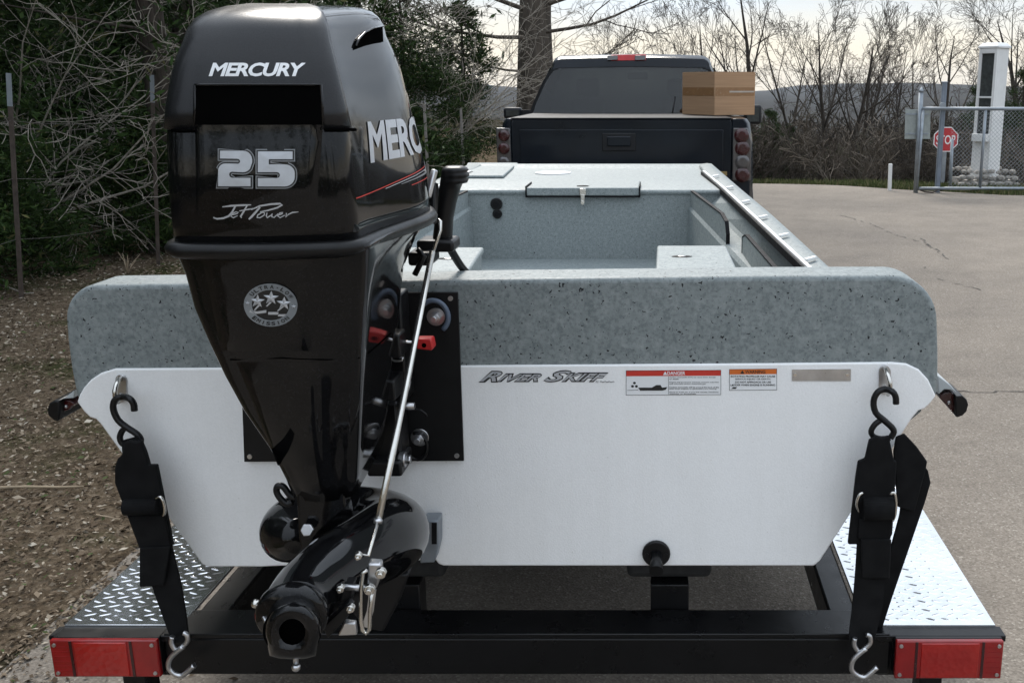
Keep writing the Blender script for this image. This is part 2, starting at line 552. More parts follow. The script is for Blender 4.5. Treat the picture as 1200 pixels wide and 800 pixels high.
MT = dict(
    asphalt=m_asphalt(), litter=m_litter(), terrain=m_terrain(), speckle=m_speckle(), speckle_in=m_speckle('light_speckle_paint', 1.06, 0.45, 0.22), web=m_cloth(),
    gloss=m_gloss_black(), red=m_lens_red(), red_dim=simple('dim_red_lens', (0.24, 0.006, 0.007), 0.22, var=0.2, coat=0.4), card=m_card(), stone=m_stone(),
    white=m_white(), white_plain=simple('white_hull_sheet', (0.86, 0.865, 0.87), 0.42, var=0.045, scale=2.5, bump=0.25, bscale=320),
    trim_white=simple('white_plastic', (0.78, 0.78, 0.76), 0.4, var=0.04),
    hull=simple('hull_paint', (0.42, 0.45, 0.46), 0.45, var=0.06),
    edge=simple('dark_edge', (0.010, 0.010, 0.011), 0.6, spec=0.1),
    black=simple('black_plastic', (0.006, 0.006, 0.0065), 0.36, var=0.3, bump=0.1, spec=0.3),
    cap=simple('cowl_metallic_black', (0.010, 0.0102, 0.0115), 0.28, var=0.3, scale=900, metal=0.15, spec=0.4, bump=0.04, bscale=700),
    void=simple('recess_shade', (0.002, 0.002, 0.002), 0.9, spec=0.0),  # flat black put in for the shade inside openings and joints
    frame=simple('trailer_black_paint', (0.004, 0.004, 0.0045), 0.3, var=0.3, scale=10, bump=0.1, bscale=60, spec=0.3),
    plate_black=simple('black_plate_sheet', (0.005, 0.005, 0.0055), 0.45, var=0.2, spec=0.3),
    steel=simple('stainless_steel', (0.62, 0.60, 0.56), 0.22, metal=1.0, var=0.12),
    zinc=simple('zinc_plated_steel', (0.55, 0.55, 0.56), 0.32, metal=1.0, var=0.2),
    galv=simple('galvanised_steel', (0.27, 0.30, 0.33), 0.5, metal=0.55, var=0.2, scale=9),
    bluesteel=simple('grey_painted_steel', (0.16, 0.19, 0.23), 0.5, metal=0.2, var=0.2, scale=5),
    tread=simple('aluminium_tread', (0.80, 0.81, 0.82), 0.075, metal=0.92, var=0.08, scale=30, bump=0.03),
    silver=simple('silver_decal', (0.50, 0.52, 0.55), 0.35, metal=0.35, var=0.06, scale=60),
    decal_white=simple('white_decal', (0.78, 0.79, 0.80), 0.4, var=0.02),
    decal_grey=simple('grey_decal', (0.25, 0.26, 0.27), 0.35, metal=0.4, var=0.1),
    decal_black=simple('black_print', (0.012, 0.012, 0.012), 0.5),
    decal_red=simple('red_print', (0.55, 0.035, 0.022), 0.45, var=0.05),
    decal_orange=simple('orange_print', (0.62, 0.14, 0.02), 0.45, var=0.05),
    redplastic=simple('red_plastic', (0.50, 0.02, 0.02), 0.35),
    darkred=simple('dark_red_lens', (0.034, 0.0035, 0.005), 0.25, var=0.4, coat=0.4),
    paint=simple('truck_paint', (0.006, 0.009, 0.014), 0.16, var=0.25, scale=3, coat=0.06, spec=0.25),
    truck_trim=simple('truck_trim', (0.008, 0.009, 0.011), 0.5, spec=0.3),
    rubber=simple('tyre_rubber', (0.02, 0.02, 0.02), 0.85),
    clear=simple('clear_lamp', (0.09, 0.085, 0.085), 0.15, metal=0.3, var=0.2, coat=0.4),
    tape=simple('packing_tape', (0.26, 0.14, 0.065), 0.25, var=0.1),
    paper=simple('label_paper', (0.42, 0.38, 0.33), 0.6, var=0.1),
    whitepaint=simple('white_painted_wood', (0.72, 0.72, 0.71), 0.6, var=0.06, scale=4, bump=0.1),
    signred=simple('sign_red', (0.45, 0.02, 0.03), 0.4, var=0.1),
    signgrey=simple('sign_back_aluminium', (0.30, 0.33, 0.32), 0.5, metal=0.3, var=0.12),
    crack=simple('crack_fill', (0.06, 0.053, 0.047), 0.9),
    bark=m_bark('tree_bark', (0.04, 0.033, 0.028), (0.13, 0.11, 0.09), 4),
    bark_dark=m_bark('dark_bark', (0.028, 0.024, 0.020), (0.085, 0.07, 0.058), 8),
    twig=m_bark('grey_twig', (0.17, 0.15, 0.125), (0.46, 0.42, 0.36), 6),
    thicket=m_tint('thicket_twigs', [(0.0, (0.03, 0.025, 0.02)), (0.5, (0.062, 0.051, 0.04)), (0.85, (0.12, 0.10, 0.08)), (1.0, (0.055, 0.062, 0.028))]),
    cedar=m_tint('cedar_foliage', [(0.0, (0.010, 0.019, 0.006)), (0.5, (0.026, 0.050, 0.012)), (0.85, (0.050, 0.082, 0.020)), (1.0, (0.09, 0.088, 0.034))]),
    leaf=m_tint('dead_leaves', [(0.0, (0.035, 0.024, 0.016)), (0.35, (0.11, 0.080, 0.054)), (0.62, (0.21, 0.165, 0.118)), (0.84, (0.38, 0.335, 0.27)), (0.98, (0.44, 0.40, 0.33)), (1.0, (0.06, 0.08, 0.03))], 0.9),
    grass=m_tint('verge_grass', [(0.0, (0.05, 0.075, 0.022)), (0.6, (0.10, 0.115, 0.045)), (1.0, (0.22, 0.19, 0.10))], 0.9),
    post=simple('rusty_post', (0.060, 0.045, 0.036), 0.8, var=0.4),
    wood=simple('weathered_wood', (0.24, 0.22, 0.20), 0.85, var=0.2),
    wire=simple('fence_wire', (0.12, 0.11, 0.10), 0.6, metal=0.6),
    bark_stick=simple('dry_stick', (0.32, 0.25, 0.17), 0.9, var=0.2),
)
def m_glass_dark():
    M = Mat('tinted_glass')
    M.base(M.ramp(M.noise(2.0, 3), [(0.3, (0.085, 0.10, 0.10)), (0.7, (0.115, 0.13, 0.128))]))
    M.set(Roughness=0.04, IOR=1.5)
    M.b.inputs['Transmission Weight'].default_value = 0.96
    return M.m
MT['glass'] = m_glass_dark()
MT['pane'] = simple('kiosk_pane', (0.05, 0.055, 0.055), 0.1, var=0.3, coat=0.5)

# ------------------------------------------------------------------ flat lettering
def embolden(bm, d):
    """move every outline of a flat filled mesh outward by d and fill again"""
    nb = bmesh.new()
    vmap = {}
    bnd = [e for e in bm.edges if len(e.link_faces) == 1]
    off = {}
    for e in bnd:
        f = e.link_faces[0]
        a, b = e.verts
        t = (b.co-a.co).normalized()
        n = Vector((t.y, -t.x, 0))
        if n.dot(f.calc_center_median()-a.co) > 0:
            n = -n
        for v in e.verts:
            off.setdefault(v, []).append(n)
    for v, ns in off.items():
        m = ns[0]+ns[1] if len(ns) > 1 else ns[0]
        if m.length < 1e-4:
            m = ns[0]
        m = m.normalized()
        vmap[v] = nb.verts.new(v.co + m*d/max(.55, m.dot(ns[0])))
    es = [nb.edges.new((vmap[e.verts[0]], vmap[e.verts[1]])) for e in bnd]
    bmesh.ops.triangle_fill(nb, edges=es, use_beauty=True)
    return nb
def text_geo(s, shear=0.0, offset=0.0, spacing=1.0, sub=0.0):
    """letters as filled flat faces; coordinates scaled to 0..1 in both directions; returns (points2d, faces, aspect)"""
    cu = bpy.data.curves.new('lettering', 'FONT')
    cu.body = s; cu.size = 1.0; cu.shear = shear; cu.offset = 0.0 if any(c in 'MWN' for c in s) else offset; cu.space_character = spacing
    cu.resolution_u = 3
    ob = bpy.data.objects.new('lettering', cu)
    COL.objects.link(ob)
    dg = bpy.context.evaluated_depsgraph_get()
    dg.update()
    me = bpy.data.meshes.new_from_object(ob.evaluated_get(dg), depsgraph=dg)
    bpy.data.objects.remove(ob); bpy.data.curves.remove(cu)
    bm = bmesh.new(); bm.from_mesh(me); bpy.data.meshes.remove(me)
    bmesh.ops.remove_doubles(bm, verts=bm.verts, dist=1e-5)
    bm.normal_update()
    bmesh.ops.triangulate(bm, faces=bm.faces)
    if offset and any(c in 'MWN' for c in s):
        bmesh.ops.remove_doubles(bm, verts=bm.verts, dist=0.022)
        b2 = embolden(bm, offset); bm.free(); bm = b2
    if sub:
        for _ in range(4):
            es = [e for e in bm.edges if e.calc_length() > sub]
            if not es:
                break
            bmesh.ops.subdivide_edges(bm, edges=es, cuts=1, use_grid_fill=False)
            bmesh.ops.triangulate(bm, faces=bm.faces)
    P = [(v.co.x, v.co.y) for v in bm.verts]
    bm.verts.ensure_lookup_table()
    Fc = [tuple(v.index for v in f.verts) for f in bm.faces]
    bm.free()
    xs = [p[0] for p in P]; ys = [p[1] for p in P]
    x0, x1, y0, y1 = min(xs), max(xs), min(ys), max(ys)
    return [((x-x0)/(x1-x0), (y-y0)/(y1-y0)) for x, y in P], Fc, (x1-x0)/(y1-y0)
def text_onY(mb, s, rect, Y, **k):
    """lettering lying in the upright plane at Y, filling the given picture rectangle"""
    P, Fc, asp = text_geo(s, **k)
    a, b = onY(rect[0], rect[3], Y), onY(rect[2], rect[1], Y)
    mb.add([(a.x + (b.x-a.x)*u, Y, a.z + (b.z-a.z)*v) for u, v in P], [f for f in Fc])
def text_at(mb, s, org, ux, uy, width, height, **k):
    """lettering with origin org, directions ux/uy, stretched to width x height"""
    P, Fc, asp = text_geo(s, **k)
    org, ux, uy = Vector(org), Vector(ux), Vector(uy)
    mb.add([org + ux*(u*width) + uy*(v*height) for u, v in P], Fc)
# ================================================================== THE GROUND
def smooth(a, b, x):
    t = min(1.0, max(0.0, (x-a)/(b-a)))
    return t*t*(3-2*t)
def gz(X, Y):
    """height of the land: level round the road, falling away beyond its far edge, hills a kilometre off"""
    d = max(0.0, Y - 16.9)
    side = max(smooth(-9.0, -3.5, X + 0.04*d), smooth(45, 150, Y))            # the wood on the left stands on level ground
    z = -side*(0.112*min(d, 45.0) + 0.075*max(0.0, min(d, 160.0)-45.0))
    if Y > 250:
        rdg = smooth(500, 1250, Y)
        und = 7.0*math.sin(X*0.0085-1.6) + 2.6*math.sin(X*0.021+2.0) + 1.0*math.sin(X*0.07+Y*0.01) + .5*math.sin(X*.19) - 4.5
        z += rdg*(13.6 + und + 10.0*smooth(180, 420, X-0.12*Y) * 0.0)
    return z
def grid_axis(lims):
    a = []
    for lo, hi, n in lims:
        a += [lo + (hi-lo)*i/n for i in range(n)]
    a.append(lims[-1][1])
    return a
gx = grid_axis([(-1500, -300, 16), (-300, -40, 20), (-40, 40, 60), (40, 300, 20), (300, 1500, 16)])
gx = sorted(set(gx + [x*12.0 for x in range(-30, 71)]))
gy = grid_axis([(-400, -40, 8), (-40, 10, 20), (10, 70, 60), (70, 300, 24), (300, 1700, 40)])
mb = MB()
W_ = len(gx)
mb.add([(x, y, gz(x, y)) for y in gy for x in gx],
       [(j*W_+i, j*W_+i+1, (j+1)*W_+i+1, (j+1)*W_+i) for j in range(len(gy)-1) for i in range(W_-1)], True)
kind(mb.build('terrain', MT['terrain'], recalc=False), 'structure')
# roadside ground under the wood, 4 mm above the land sheet
def road_edge_left(Y):
    return -1.70 - 0.035*Y + 0.10*math.sin(Y*1.7) + 0.06*math.sin(Y*4.1+1)
mb = MB()
ys = [-12 + 0.5*i for i in range(0, 93)]
rows = []
for y in ys:
    xe = road_edge_left(y) + 0.03
    rows.append([(xe + (-22-xe)*k/40.0, y) for k in range(41)])
vs_ = []
for r_ in rows:
    for k, (x, y) in enumerate(r_):
        vs_.append((x, y, max(gz(x, y), 0) + 0.003 + 0.05*smooth(0, 1.2, -1.75-x)*(0.6+0.4*math.sin(x*2.1)*math.sin(y*1.7+1)) + 0.012*math.sin(x*7+y*5)*smooth(0, 0.6, -1.75-x)))
mb.add(vs_, [(j*41+k, (j+1)*41+k, (j+1)*41+k+1, j*41+k+1) for j in range(len(rows)-1) for k in range(40)], True)
kind(mb.build('roadside_ground', MT['litter'], recalc=True), 'structure')
def gz_side(x, y):
    return 0.003 + 0.05*smooth(0, 1.2, -1.75-x)*(0.6+0.4*math.sin(x*2.1)*math.sin(y*1.7+1))
# asphalt: one sheet whose far edge runs along the crest
def road_far(X):
    pts = [(-30, 16.9), (1.5, 16.75), (3.2, 16.3), (4.0, 15.6), (5.2, 14.9), (8, 14.6), (14, 14.2), (40, 13.5)]
    for (x0, y0), (x1, y1) in zip(pts, pts[1:]):
        if X <= x1:
            return y0 + (y1-y0)*(X-x0)/(x1-x0)
    return 13.5
mb = MB()
NX, NY = 70, 40
vs_ = []
for j in range(NY+1):
    for i in range(NX+1):
        t = i/NX
        yy0 = -14.0
        xr = 30.0
        X = road_edge_left(0) + (xr - road_edge_left(0))*t*t*0.6 + (xr - road_edge_left(0))*t*0.4
        yf = road_far(X)
        Y = yy0 + (yf-yy0)*j/NY
        xl = road_edge_left(Y)
        X2 = xl + (xr-xl)*(0.6*t*t+0.4*t)
        Y = yy0 + (road_far(X2)-yy0)*j/NY + (0.05*math.sin(X2*3.1) if j == NY else 0)
        vs_.append((X2, Y, 0.008))
mb.add(vs_, [(j*(NX+1)+i, j*(NX+1)+i+1, (j+1)*(NX+1)+i+1, (j+1)*(NX+1)+i) for j in range(NY) for i in range(NX)], True)
kind(mb.build('road', MT['asphalt'], recalc=False), 'structure')
# cracks in the asphalt: thin ragged strips 4 mm above it
def crack(px_pts, wd, seed, gaps=0.0):
    r_ = random.Random(seed)
    pts = [onZ(x, y, 0.012) for x, y in px_pts]
    fine = []
    for a, b in zip(pts, pts[1:]):
        n = max(2, int((b-a).length/0.06))
        for i in range(n):
            p = a.lerp(b, i/n)
            fine.append(p + Vector((r_.uniform(-1, 1), r_.uniform(-1, 1), 0))*0.022)
    fine.append(pts[-1])
    m = MB()
    for a, b in zip(fine, fine[1:]):
        if r_.random() < gaps:
            continue
        d = (b-a)
        n = Vector((-d.y, d.x, 0)).normalized()
        w0, w1 = wd*r_.uniform(0.3, 1.2)/2, wd*r_.uniform(0.3, 1.2)/2
        m.add([a-n*w0, b-n*w1, b+n*w1, a+n*w0], [(0, 1, 2, 3)])
    return m
for i, (pp, wd, gp) in enumerate([
        ([(1098, 456), (1126, 458), (1160, 459), (1202, 458), (1260, 455)], 0.012, 0.05),
        ([(985, 252), (1020, 262), (1050, 275), (1083, 285), (1106, 298), (1113, 305)], 0.015, 0.4),
        ([(1083, 312), (1092, 322), (1104, 328), (1125, 333), (1150, 340), (1175, 344)], 0.013, 0.35),
        ([(1081, 279), (1090, 289), (1107, 296)], 0.02, 0.4)]):
    kind(crack(pp, wd, 40+i, gp).build('road_crack', MT['crack'], recalc=False), 'structure')
# strip of grass along the crest and round the gate
V, Fa, T = [], [], []
def blade_patch(n, fx, hmin, hmax):
    for _ in range(n):
        x, y = fx()
        z = gz(x, y)
        h = rng.uniform(hmin, hmax); a = rng.uniform(0, 6.28); ww = rng.uniform(0.006, 0.014)
        lx, ly = rng.uniform(-0.4, 0.4)*h, rng.uniform(-0.4, 0.4)*h
        b = len(V)
        V.extend([(x-math.cos(a)*ww, y-math.sin(a)*ww, z), (x+math.cos(a)*ww, y+math.sin(a)*ww, z), (x+lx, y+ly, z+h)])
        Fa.append((b, b+1, b+2)); t = rng.random(); T.extend([t, t, t])
def along():
    x = rng.uniform(-1.0, 12)
    return x, road_far(x) + abs(rng.gauss(0, 0.35)) + 0.02
blade_patch(9000, along, 0.03, 0.10)
def corner():
    x = rng.uniform(3.3, 10)
    return x, road_far(x) + rng.uniform(0.02, 1.5)
blade_patch(7000, corner, 0.03, 0.09)
o = bpy.data.objects.new('grass_verge', arrays_mesh('grass_verge', np.array(V), np.array(Fa), [MT['grass']], col=np.array(T)))
link(o); kind(o, 'stuff')

# ================================================================== THE BOAT
HW0 = 0.88
def xc(Y):
    return -0.32 - 0.0226*(Y-2.0)
def lerp_tab(tab, x):
    if x <= tab[0][0]:
        return tab[0][1]
    for (a, b), (c, d) in zip(tab, tab[1:]):
        if x <= c:
            return b + (d-b)*(x-a)/(c-a)
    return tab[-1][1]
HW = [(2.0, 0.885), (2.9, 0.885), (4.0, 0.85), (4.9, 0.805), (6.2, 0.765)]
ZG = [(2.0, 1.070), (2.9, 1.070), (4.9, 1.122), (6.2, 1.141)]
RAIL = [(2.0, 0.815), (2.9, 0.815), (4.9, 0.715), (5.7, 0.675)]
hw = lambda Y: lerp_tab(HW, Y)
zg = lambda Y: lerp_tab(ZG, Y)
rl = lambda Y: lerp_tab(RAIL, Y)
def bp(xb, Y, z):
    return Vector((xc(Y)+xb, Y, z))
boat = thing('boat', 'grey speckled flat skiff with white transom, strapped on its black trailer', 'boat', (xc(2.0), 2.0, 0.578))
TY = 1.985
P = lambda pts, Y: [onY(x, y, Y) for x, y in pts]
def arc_px(cx, cy, rx, ry, a0, a1, n):
    return [(cx+rx*math.cos(R(a0+(a1-a0)*i/n)), cy-ry*math.sin(R(a0+(a1-a0)*i/n))) for i in range(n+1)]
# white transom sheet
wp = [(90, 471), (93, 462), (98, 454), (106, 445), (118, 437), (135, 432), (300, 431), (600, 428), (900, 426), (1045, 424.5), (1062, 426), (1077, 433), (1088, 445), (1097, 464),
      (1091, 472), (1084, 479), (1077, 481), (1069, 490), (1020, 566), (961, 657), (954, 663), (520, 663), (514, 661), (510, 656), (505, 640), (312, 660), (306, 664), (242, 664), (236, 660), (117, 496), (112, 491), (105, 489), (98, 482)]
wp = [q for q in wp if q not in ((505, 640), (312, 660))]
mb = MB().prism(P(wp, TY), (0, 0.05, 0))
mb.build('transom', MT['white'], boat, bevel=0.0035, seg=2)
# grey collar round the head of the transom: thick rounded moulding
cp_ = [(90, 470)] + [(86, 452), (82, 430), (78, 400)] + arc_px(112, 372, 36, 38, 180, 90, 8) + [(300, 331.5), (600, 327), (900, 323.5)] + arc_px(1046, 376, 53, 53, 90, 0, 10) + \
      [(1100, 410), (1100, 440), (1099, 456), (1097.5, 468), (1086, 466), (1075, 450), (1045, 445), (600, 448), (135, 450), (112, 456), (100, 466)]
mb = MB().prism(P(cp_, TY+0.0045), (0, 0.115, 0))
mb.build('transom_collar', MT['speckle'], boat, bevel=0.016, seg=4)
# hull shell
rings = []
for Y, k, rise in [(2.035, 1.0, 0), (3, 1, 0), (4, .985, 0), (5, .93, .03), (5.6, .9, .12), (6.0, .87, .25), (6.28, .855, .42)]:
    h = hw(Y)
    zt = zg(Y)-0.03
    zb = 0.581 + rise
    half = [(h, zt), (h+0.012, max(zb+0.1, zt-0.11)), (h-0.02, max(zb+0.08, zt-0.14)), (0.676*k, zb)]
    rings.append([bp(x, Y, z) for x, z in half] + [bp(-x, Y, z) for x, z in reversed(half)])
mb = MB()
for a, b in zip(rings, rings[1:]):
    for i in range(7):
        q = [a[i], a[i+1], b[i+1], b[i]]
        mb.add(q, [(0, 1, 2, 3)])
mb.add(rings[-1], [tuple(range(8))])
mb.build('hull', MT['hull'], boat)
# gunwales with their inner rails
for sgn in (1, -1):
    Ys = [2.10, 2.5, 2.9, 3.3, 3.7, 4.1, 4.5, 4.9, 5.3, 5.7, 6.0, 6.2]
    rg = []
    for Y in Ys:
        xo, xi, z = hw(Y)+0.006, rl(Y), zg(Y)
        prof = [(xi, z-0.03), (xi, z-0.004), (xi+0.01, z+0.001), (xi+(xo-xi)*0.55, z+0.006), (xo-0.016, z+0.003), (xo-0.004, z-0.008), (xo, z-0.028), (xo-0.004, z-0.05)]
        rg.append([bp(sgn*x, Y, zz) for x, zz in prof])
    MB().loft(rg, True).build('gunwale', MT['speckle'], boat, smooth=True)
    rp = [bp(sgn*(rl(Y)-0.004), Y, zg(Y)+0.004) for Y in Ys[:-2]]
    rail = MB().ribbon(rp, 0.012, 0.013, (0, 0, 1)).build('gunwale_rail', MT['trim_white'], boat)
    MB().ribbon([p + Vector((-sgn*0.012, 0, -0.013)) for p in rp], 0.026, 0.008, (0, 0, 1)).build('rail_edge', MT['edge'], rail)
    for k, Y in enumerate([3.05, 3.48, 3.9, 4.33, 4.82, 5.35]):
        c = bp(sgn*(rl(Y)+0.004), Y, zg(Y)+0.012)
        e = c + Vector((sgn*0.030, 0.020, 0.004))
        cl = MB().bar(c, e, 0.016, 0.010).add([], [])
        cl.disc(e + Vector((0, 0, -0.006)), (0, 0, 1), 0.0075, 0.011, 10)
        cl.build('rail_clip', MT['trim_white'], rail, bevel=0.002)
# inside: floor, bulkhead, inner walls, ledges and their coamings
FL = 0.767
Lo = [(2.12, 0.80, 0.95), (3.5, 0.80, 0.95), (4.9, 0.650, 1.035)]        # outer edge of the ledge (Y, half width, z)
Li = [(2.12, 0.714, 0.95), (3.5, 0.714, 0.95), (4.9, 0.552, 1.035)]      # its inner edge
MB().add([bp(-0.72, 2.1, FL), bp(0.72, 2.1, FL), bp(0.60, 4.9, FL), bp(-0.60, 4.9, FL)], [(0, 1, 2, 3)]).build('deck_floor', MT['speckle_in'], boat)
for sgn in (1, -1):
    m = MB()
    Ys = [2.12, 2.5, 2.9, 3.5, 4.0, 4.5, 4.9]
    lo = lambda Y: (lerp_tab([(a, b) for a, b, c in Lo], Y), lerp_tab([(a, c) for a, b, c in Lo], Y))
    li = lambda Y: (lerp_tab([(a, b) for a, b, c in Li], Y), lerp_tab([(a, c) for a, b, c in Li], Y))
    rg = []
    for Y in Ys:
        rg.append([bp(sgn*(rl(Y)+0.012), Y, zg(Y)-0.012), bp(sgn*(lo(Y)[0]+0.004), Y, lo(Y)[1]+0.012), bp(sgn*(lo(Y)[0]-0.008), Y, lo(Y)[1]), bp(sgn*li(Y)[0], Y, li(Y)[1]), bp(sgn*(li(Y)[0]-0.012), Y, li(Y)[1]-0.015), bp(sgn*(li(Y)[0]-0.02), Y, FL-0.005)])
    for a, b in zip(rg, rg[1:]):
        for i in range(5):
            m.add([a[i], a[i+1], b[i+1], b[i]], [(0, 1, 2, 3)])
    m.build('inner_wall', MT['speckle_in'], boat, weld=True)
    # coaming fins on the ledge's inner edge
    f1 = MB().prism([bp(sgn*(li(4.9)[0]+0.0), 4.89, li(4.9)[1]-0.10), bp(sgn*(li(4.9)[0]), 4.89, 1.108), bp(sgn*(li(4.15)[0]), 4.15, li(4.15)[1]+0.100), bp(sgn*li(4.06)[0], 4.06, li(4.06)[1]+0.085), bp(sgn*li(4.03)[0], 4.03, li(4.03)[1]+0.04), bp(sgn*li(4.03)[0], 4.03, li(4.03)[1]-0.03)], (sgn*0.012, 0, 0))
    fin = f1.build('coaming', MT['speckle_in'], boat, bevel=0.002)
    MB().ribbon([bp(sgn*(li(4.89)[0]+0.006), 4.88, 1.111), bp(sgn*(li(4.15)[0]+0.006), 4.15, li(4.15)[1]+0.103), bp(sgn*(li(4.06)[0]+0.006), 4.055, li(4.06)[1]+0.087), bp(sgn*(li(4.03)[0]+0.006), 4.026, li(4.03)[1]+0.04), bp(sgn*(li(4.03)[0]+0.006), 4.026, li(4.03)[1]-0.02)], 0.016, 0.006, (1, 0, 0)).build('coaming_edge', MT['edge'], fin)
    f2 = MB().prism([bp(sgn*0.70, 3.86, 0.945), bp(sgn*0.70, 3.86, 1.035), bp(sgn*0.705, 3.80, 1.05), bp(sgn*0.735, 3.1, 1.03), bp(sgn*0.735, 3.1, 0.93)], (sgn*0.012, 0, 0))
    fin = f2.build('coaming', MT['speckle_in'], boat, bevel=0.002)
    MB().ribbon([bp(sgn*0.706, 3.864, 0.96), bp(sgn*0.706, 3.864, 1.035), bp(sgn*0.711, 3.80, 1.053), bp(sgn*0.741, 3.1, 1.033)], 0.016, 0.006, (1, 0, 0)).build('coaming_edge', MT['edge'], fin)
# bulkhead under the bow deck
m = MB()
m.prism([bp(-0.66, 4.9, FL-0.01), bp(0.66, 4.9, FL-0.01), bp(0.72, 4.9, 1.108), bp(-0.72, 4.9, 1.108)], (0, 0.03, 0))
bulk = m.build('bulkhead', MT['speckle_in'], boat)
# bow deck with rolled aft edge and raised lip
rg = []
for Y, z in [(4.905, 1.085), (4.885, 1.10), (4.888, 1.112), (4.905, 1.117), (5.5, 1.119), (6.05, 1.121), (6.12, 1.128), (6.16, 1.140), (6.2, 1.143), (6.24, 1.138), (6.27, 1.11)]:
    h = hw(min(Y, 6.2)) - (0.06 if Y < 6.1 else 0.03)
    rg.append([bp(-h + 2*h*k/12, Y, z) for k in range(13)])
m = MB()
for a, b in zip(rg, rg[1:]):
    for i in range(12):
        m.add([a[i], a[i+1], b[i+1], b[i]], [(0, 1, 2, 3)])
m.build('bow_deck', MT['speckle_in'], boat, weld=True, smooth=True)
c4 = [onZ(x, y, 1.120) for x, y in ((541, 209), (590, 209), (607, 193.6), (548, 193.6))]
MB().prism(c4, (0, 0, 0.016)).build('deck_pad', MT['speckle_in'], boat, bevel=0.006, seg=3)
c = onZ(648, 203.5, 1.119)
MB().disc(c, (0, 0, 1), 0.105, 0.008, 32).build('deck_plate', MT['trim_white'], boat, bevel=0.002)
# hatch lid with dark seam, slot and latch
a, b = onY(617, 231, 4.872), onY(749, 221, 4.872)
hatch = MB().box((a.x, 4.872, a.z+0.006), (b.x, 5.25, 1.128)).build('hatch', MT['speckle_in'], boat, bevel=0.006, seg=3)
MB().box((a.x-0.002, 4.874, a.z-0.002), (b.x+0.002, 4.898, a.z+0.006)).build('hatch_seam', MT['edge'], hatch)
for x in (a.x-0.005, b.x):
    MB().box((x, 4.868, a.z-0.002), (x+0.005, 5.1, 1.136)).build('hatch_seal', MT['edge'], hatch, bevel=0.001)
h0 = onZ(683, 218, 1.130)
MB().ball(h0, 0.032, 6, (1, 0.5, 0.12)).build('slot', MT['edge'], hatch)
la = onY(683, 226, 4.868)
m = MB().box((la.x-0.016, 4.860, la.z-0.012), (la.x+0.016, 4.872, la.z+0.022))
m.box((la.x-0.010, 4.848, la.z-0.050), (la.x+0.010, 4.862, la.z-0.006))
m.disc((la.x, 4.848, la.z-0.046), (0, -1, 0), 0.011, 0.01, 10)
m.build('latch', MT['steel'], hatch, bevel=0.002)
# sockets on the bulkhead
for i, (x, y, rr) in enumerate(((582, 239, 0.030), (583, 250.5, 0.024))):
    q = onY(x, y, 4.898)
    so = MB().disc(q, (0, -1, 0), rr, 0.012, 20).build('socket', MT['black'], boat, bevel=0.003)
    MB().disc(q+Vector((0, -0.010, 0)), (0, -1, 0), rr*0.55, 0.010, 16).build('socket_cap', MT['edge'], so, bevel=0.002)
# storage boxes
def storage(x0f, x1f, x0b, x1b, yf, yb, slot):
    zt = 1.06
    p = [onZ(x0f, yf, zt), onZ(x1f, yf, zt), onZ(x1b, yb, zt), onZ(x0b, yb, zt)]
    lid = 0.022
    st = MB().prism([Vector((q.x, q.y, FL)) for q in [p[0]+Vector((0.008, 0.008, 0)), p[1]+Vector((-0.008, 0.008, 0)), p[2]+Vector((-0.008, -0.008, 0)), p[3]+Vector((0.008, -0.008, 0))]], (0, 0, zt-lid-0.006-FL))
    bx = st.build('storage_box', MT['speckle_in'], boat, bevel=0.004)
    MB().prism([Vector((q.x, q.y, zt-lid)) for q in p], (0, 0, lid)).build('box_lid', MT['speckle_in'], bx, bevel=0.008, seg=3)
    s = onZ(slot[0], slot[1], zt+0.0005)
    MB().ball(s, 0.036, 6, (1, 0.55, 0.06)).build('slot', MT['edge'], bx)
    MB().ball(s+Vector((0, 0, 0.001)), 0.016, 6, (1, 0.5, 0.12)).build('slot_pull', MT['zinc'], bx)
storage(768, 866, 770, 851, 319, 287.5, (799, 300.5))
storage(430, 543, 470, 567, 326, 289.5, (525, 303))
# motor mounting plate with corner screws and two through bolts
pl = MB().prism(P([(279, 343), (536.5, 342.5), (543.5, 540), (286, 541)], 1.9745), (0, 0.0055, 0))
mp_ = pl.build('motor_plate', MT['plate_black'], boat, bevel=0.001)
for x, y in ((528, 349.5), (535.5, 533.5), (293, 534.5), (287, 350)):
    MB().disc(onY(x, y, 1.9745), (0, -1, 0), 0.0052, 0.003, 12).build('screw', MT['zinc'], mp_)
for x, y, rr in ((511, 371, 0.0165), (492, 512, 0.017)):
    q = onY(x, y, 1.9745)
    m = MB().disc(q, (0, -1, 0), rr*1.15, 0.003, 20).disc(q+Vector((0, -0.003, 0)), (0, -1, 0), rr*0.72, 0.014, 6).disc(q+Vector((0, -0.017, 0)), (0, -1, 0), rr*0.42, 0.012, 12)
    bo = m.build('bolt', MT['zinc'], mp_, bevel=0.001)
q = onY(511, 368, 1.9705)
MB().tube([q+Vector((0.03*math.cos(a_)-0.004, -0.006, 0.034*math.sin(a_)-0.004)) for a_ in [R(150-12*k) for k in range(18)]], 0.0055, 8).build('sealant', simple('blue_grey_sealant', (0.10, 0.13, 0.18), 0.5), mp_)
q = onY(489, 522, 1.9705)
MB().tube([q+Vector((0.022*math.cos(a_), -0.004, 0.030*math.sin(a_))) for a_ in [R(-160+14*k) for k in range(20)]], 0.004, 8).build('sealant', MT['black'], mp_)
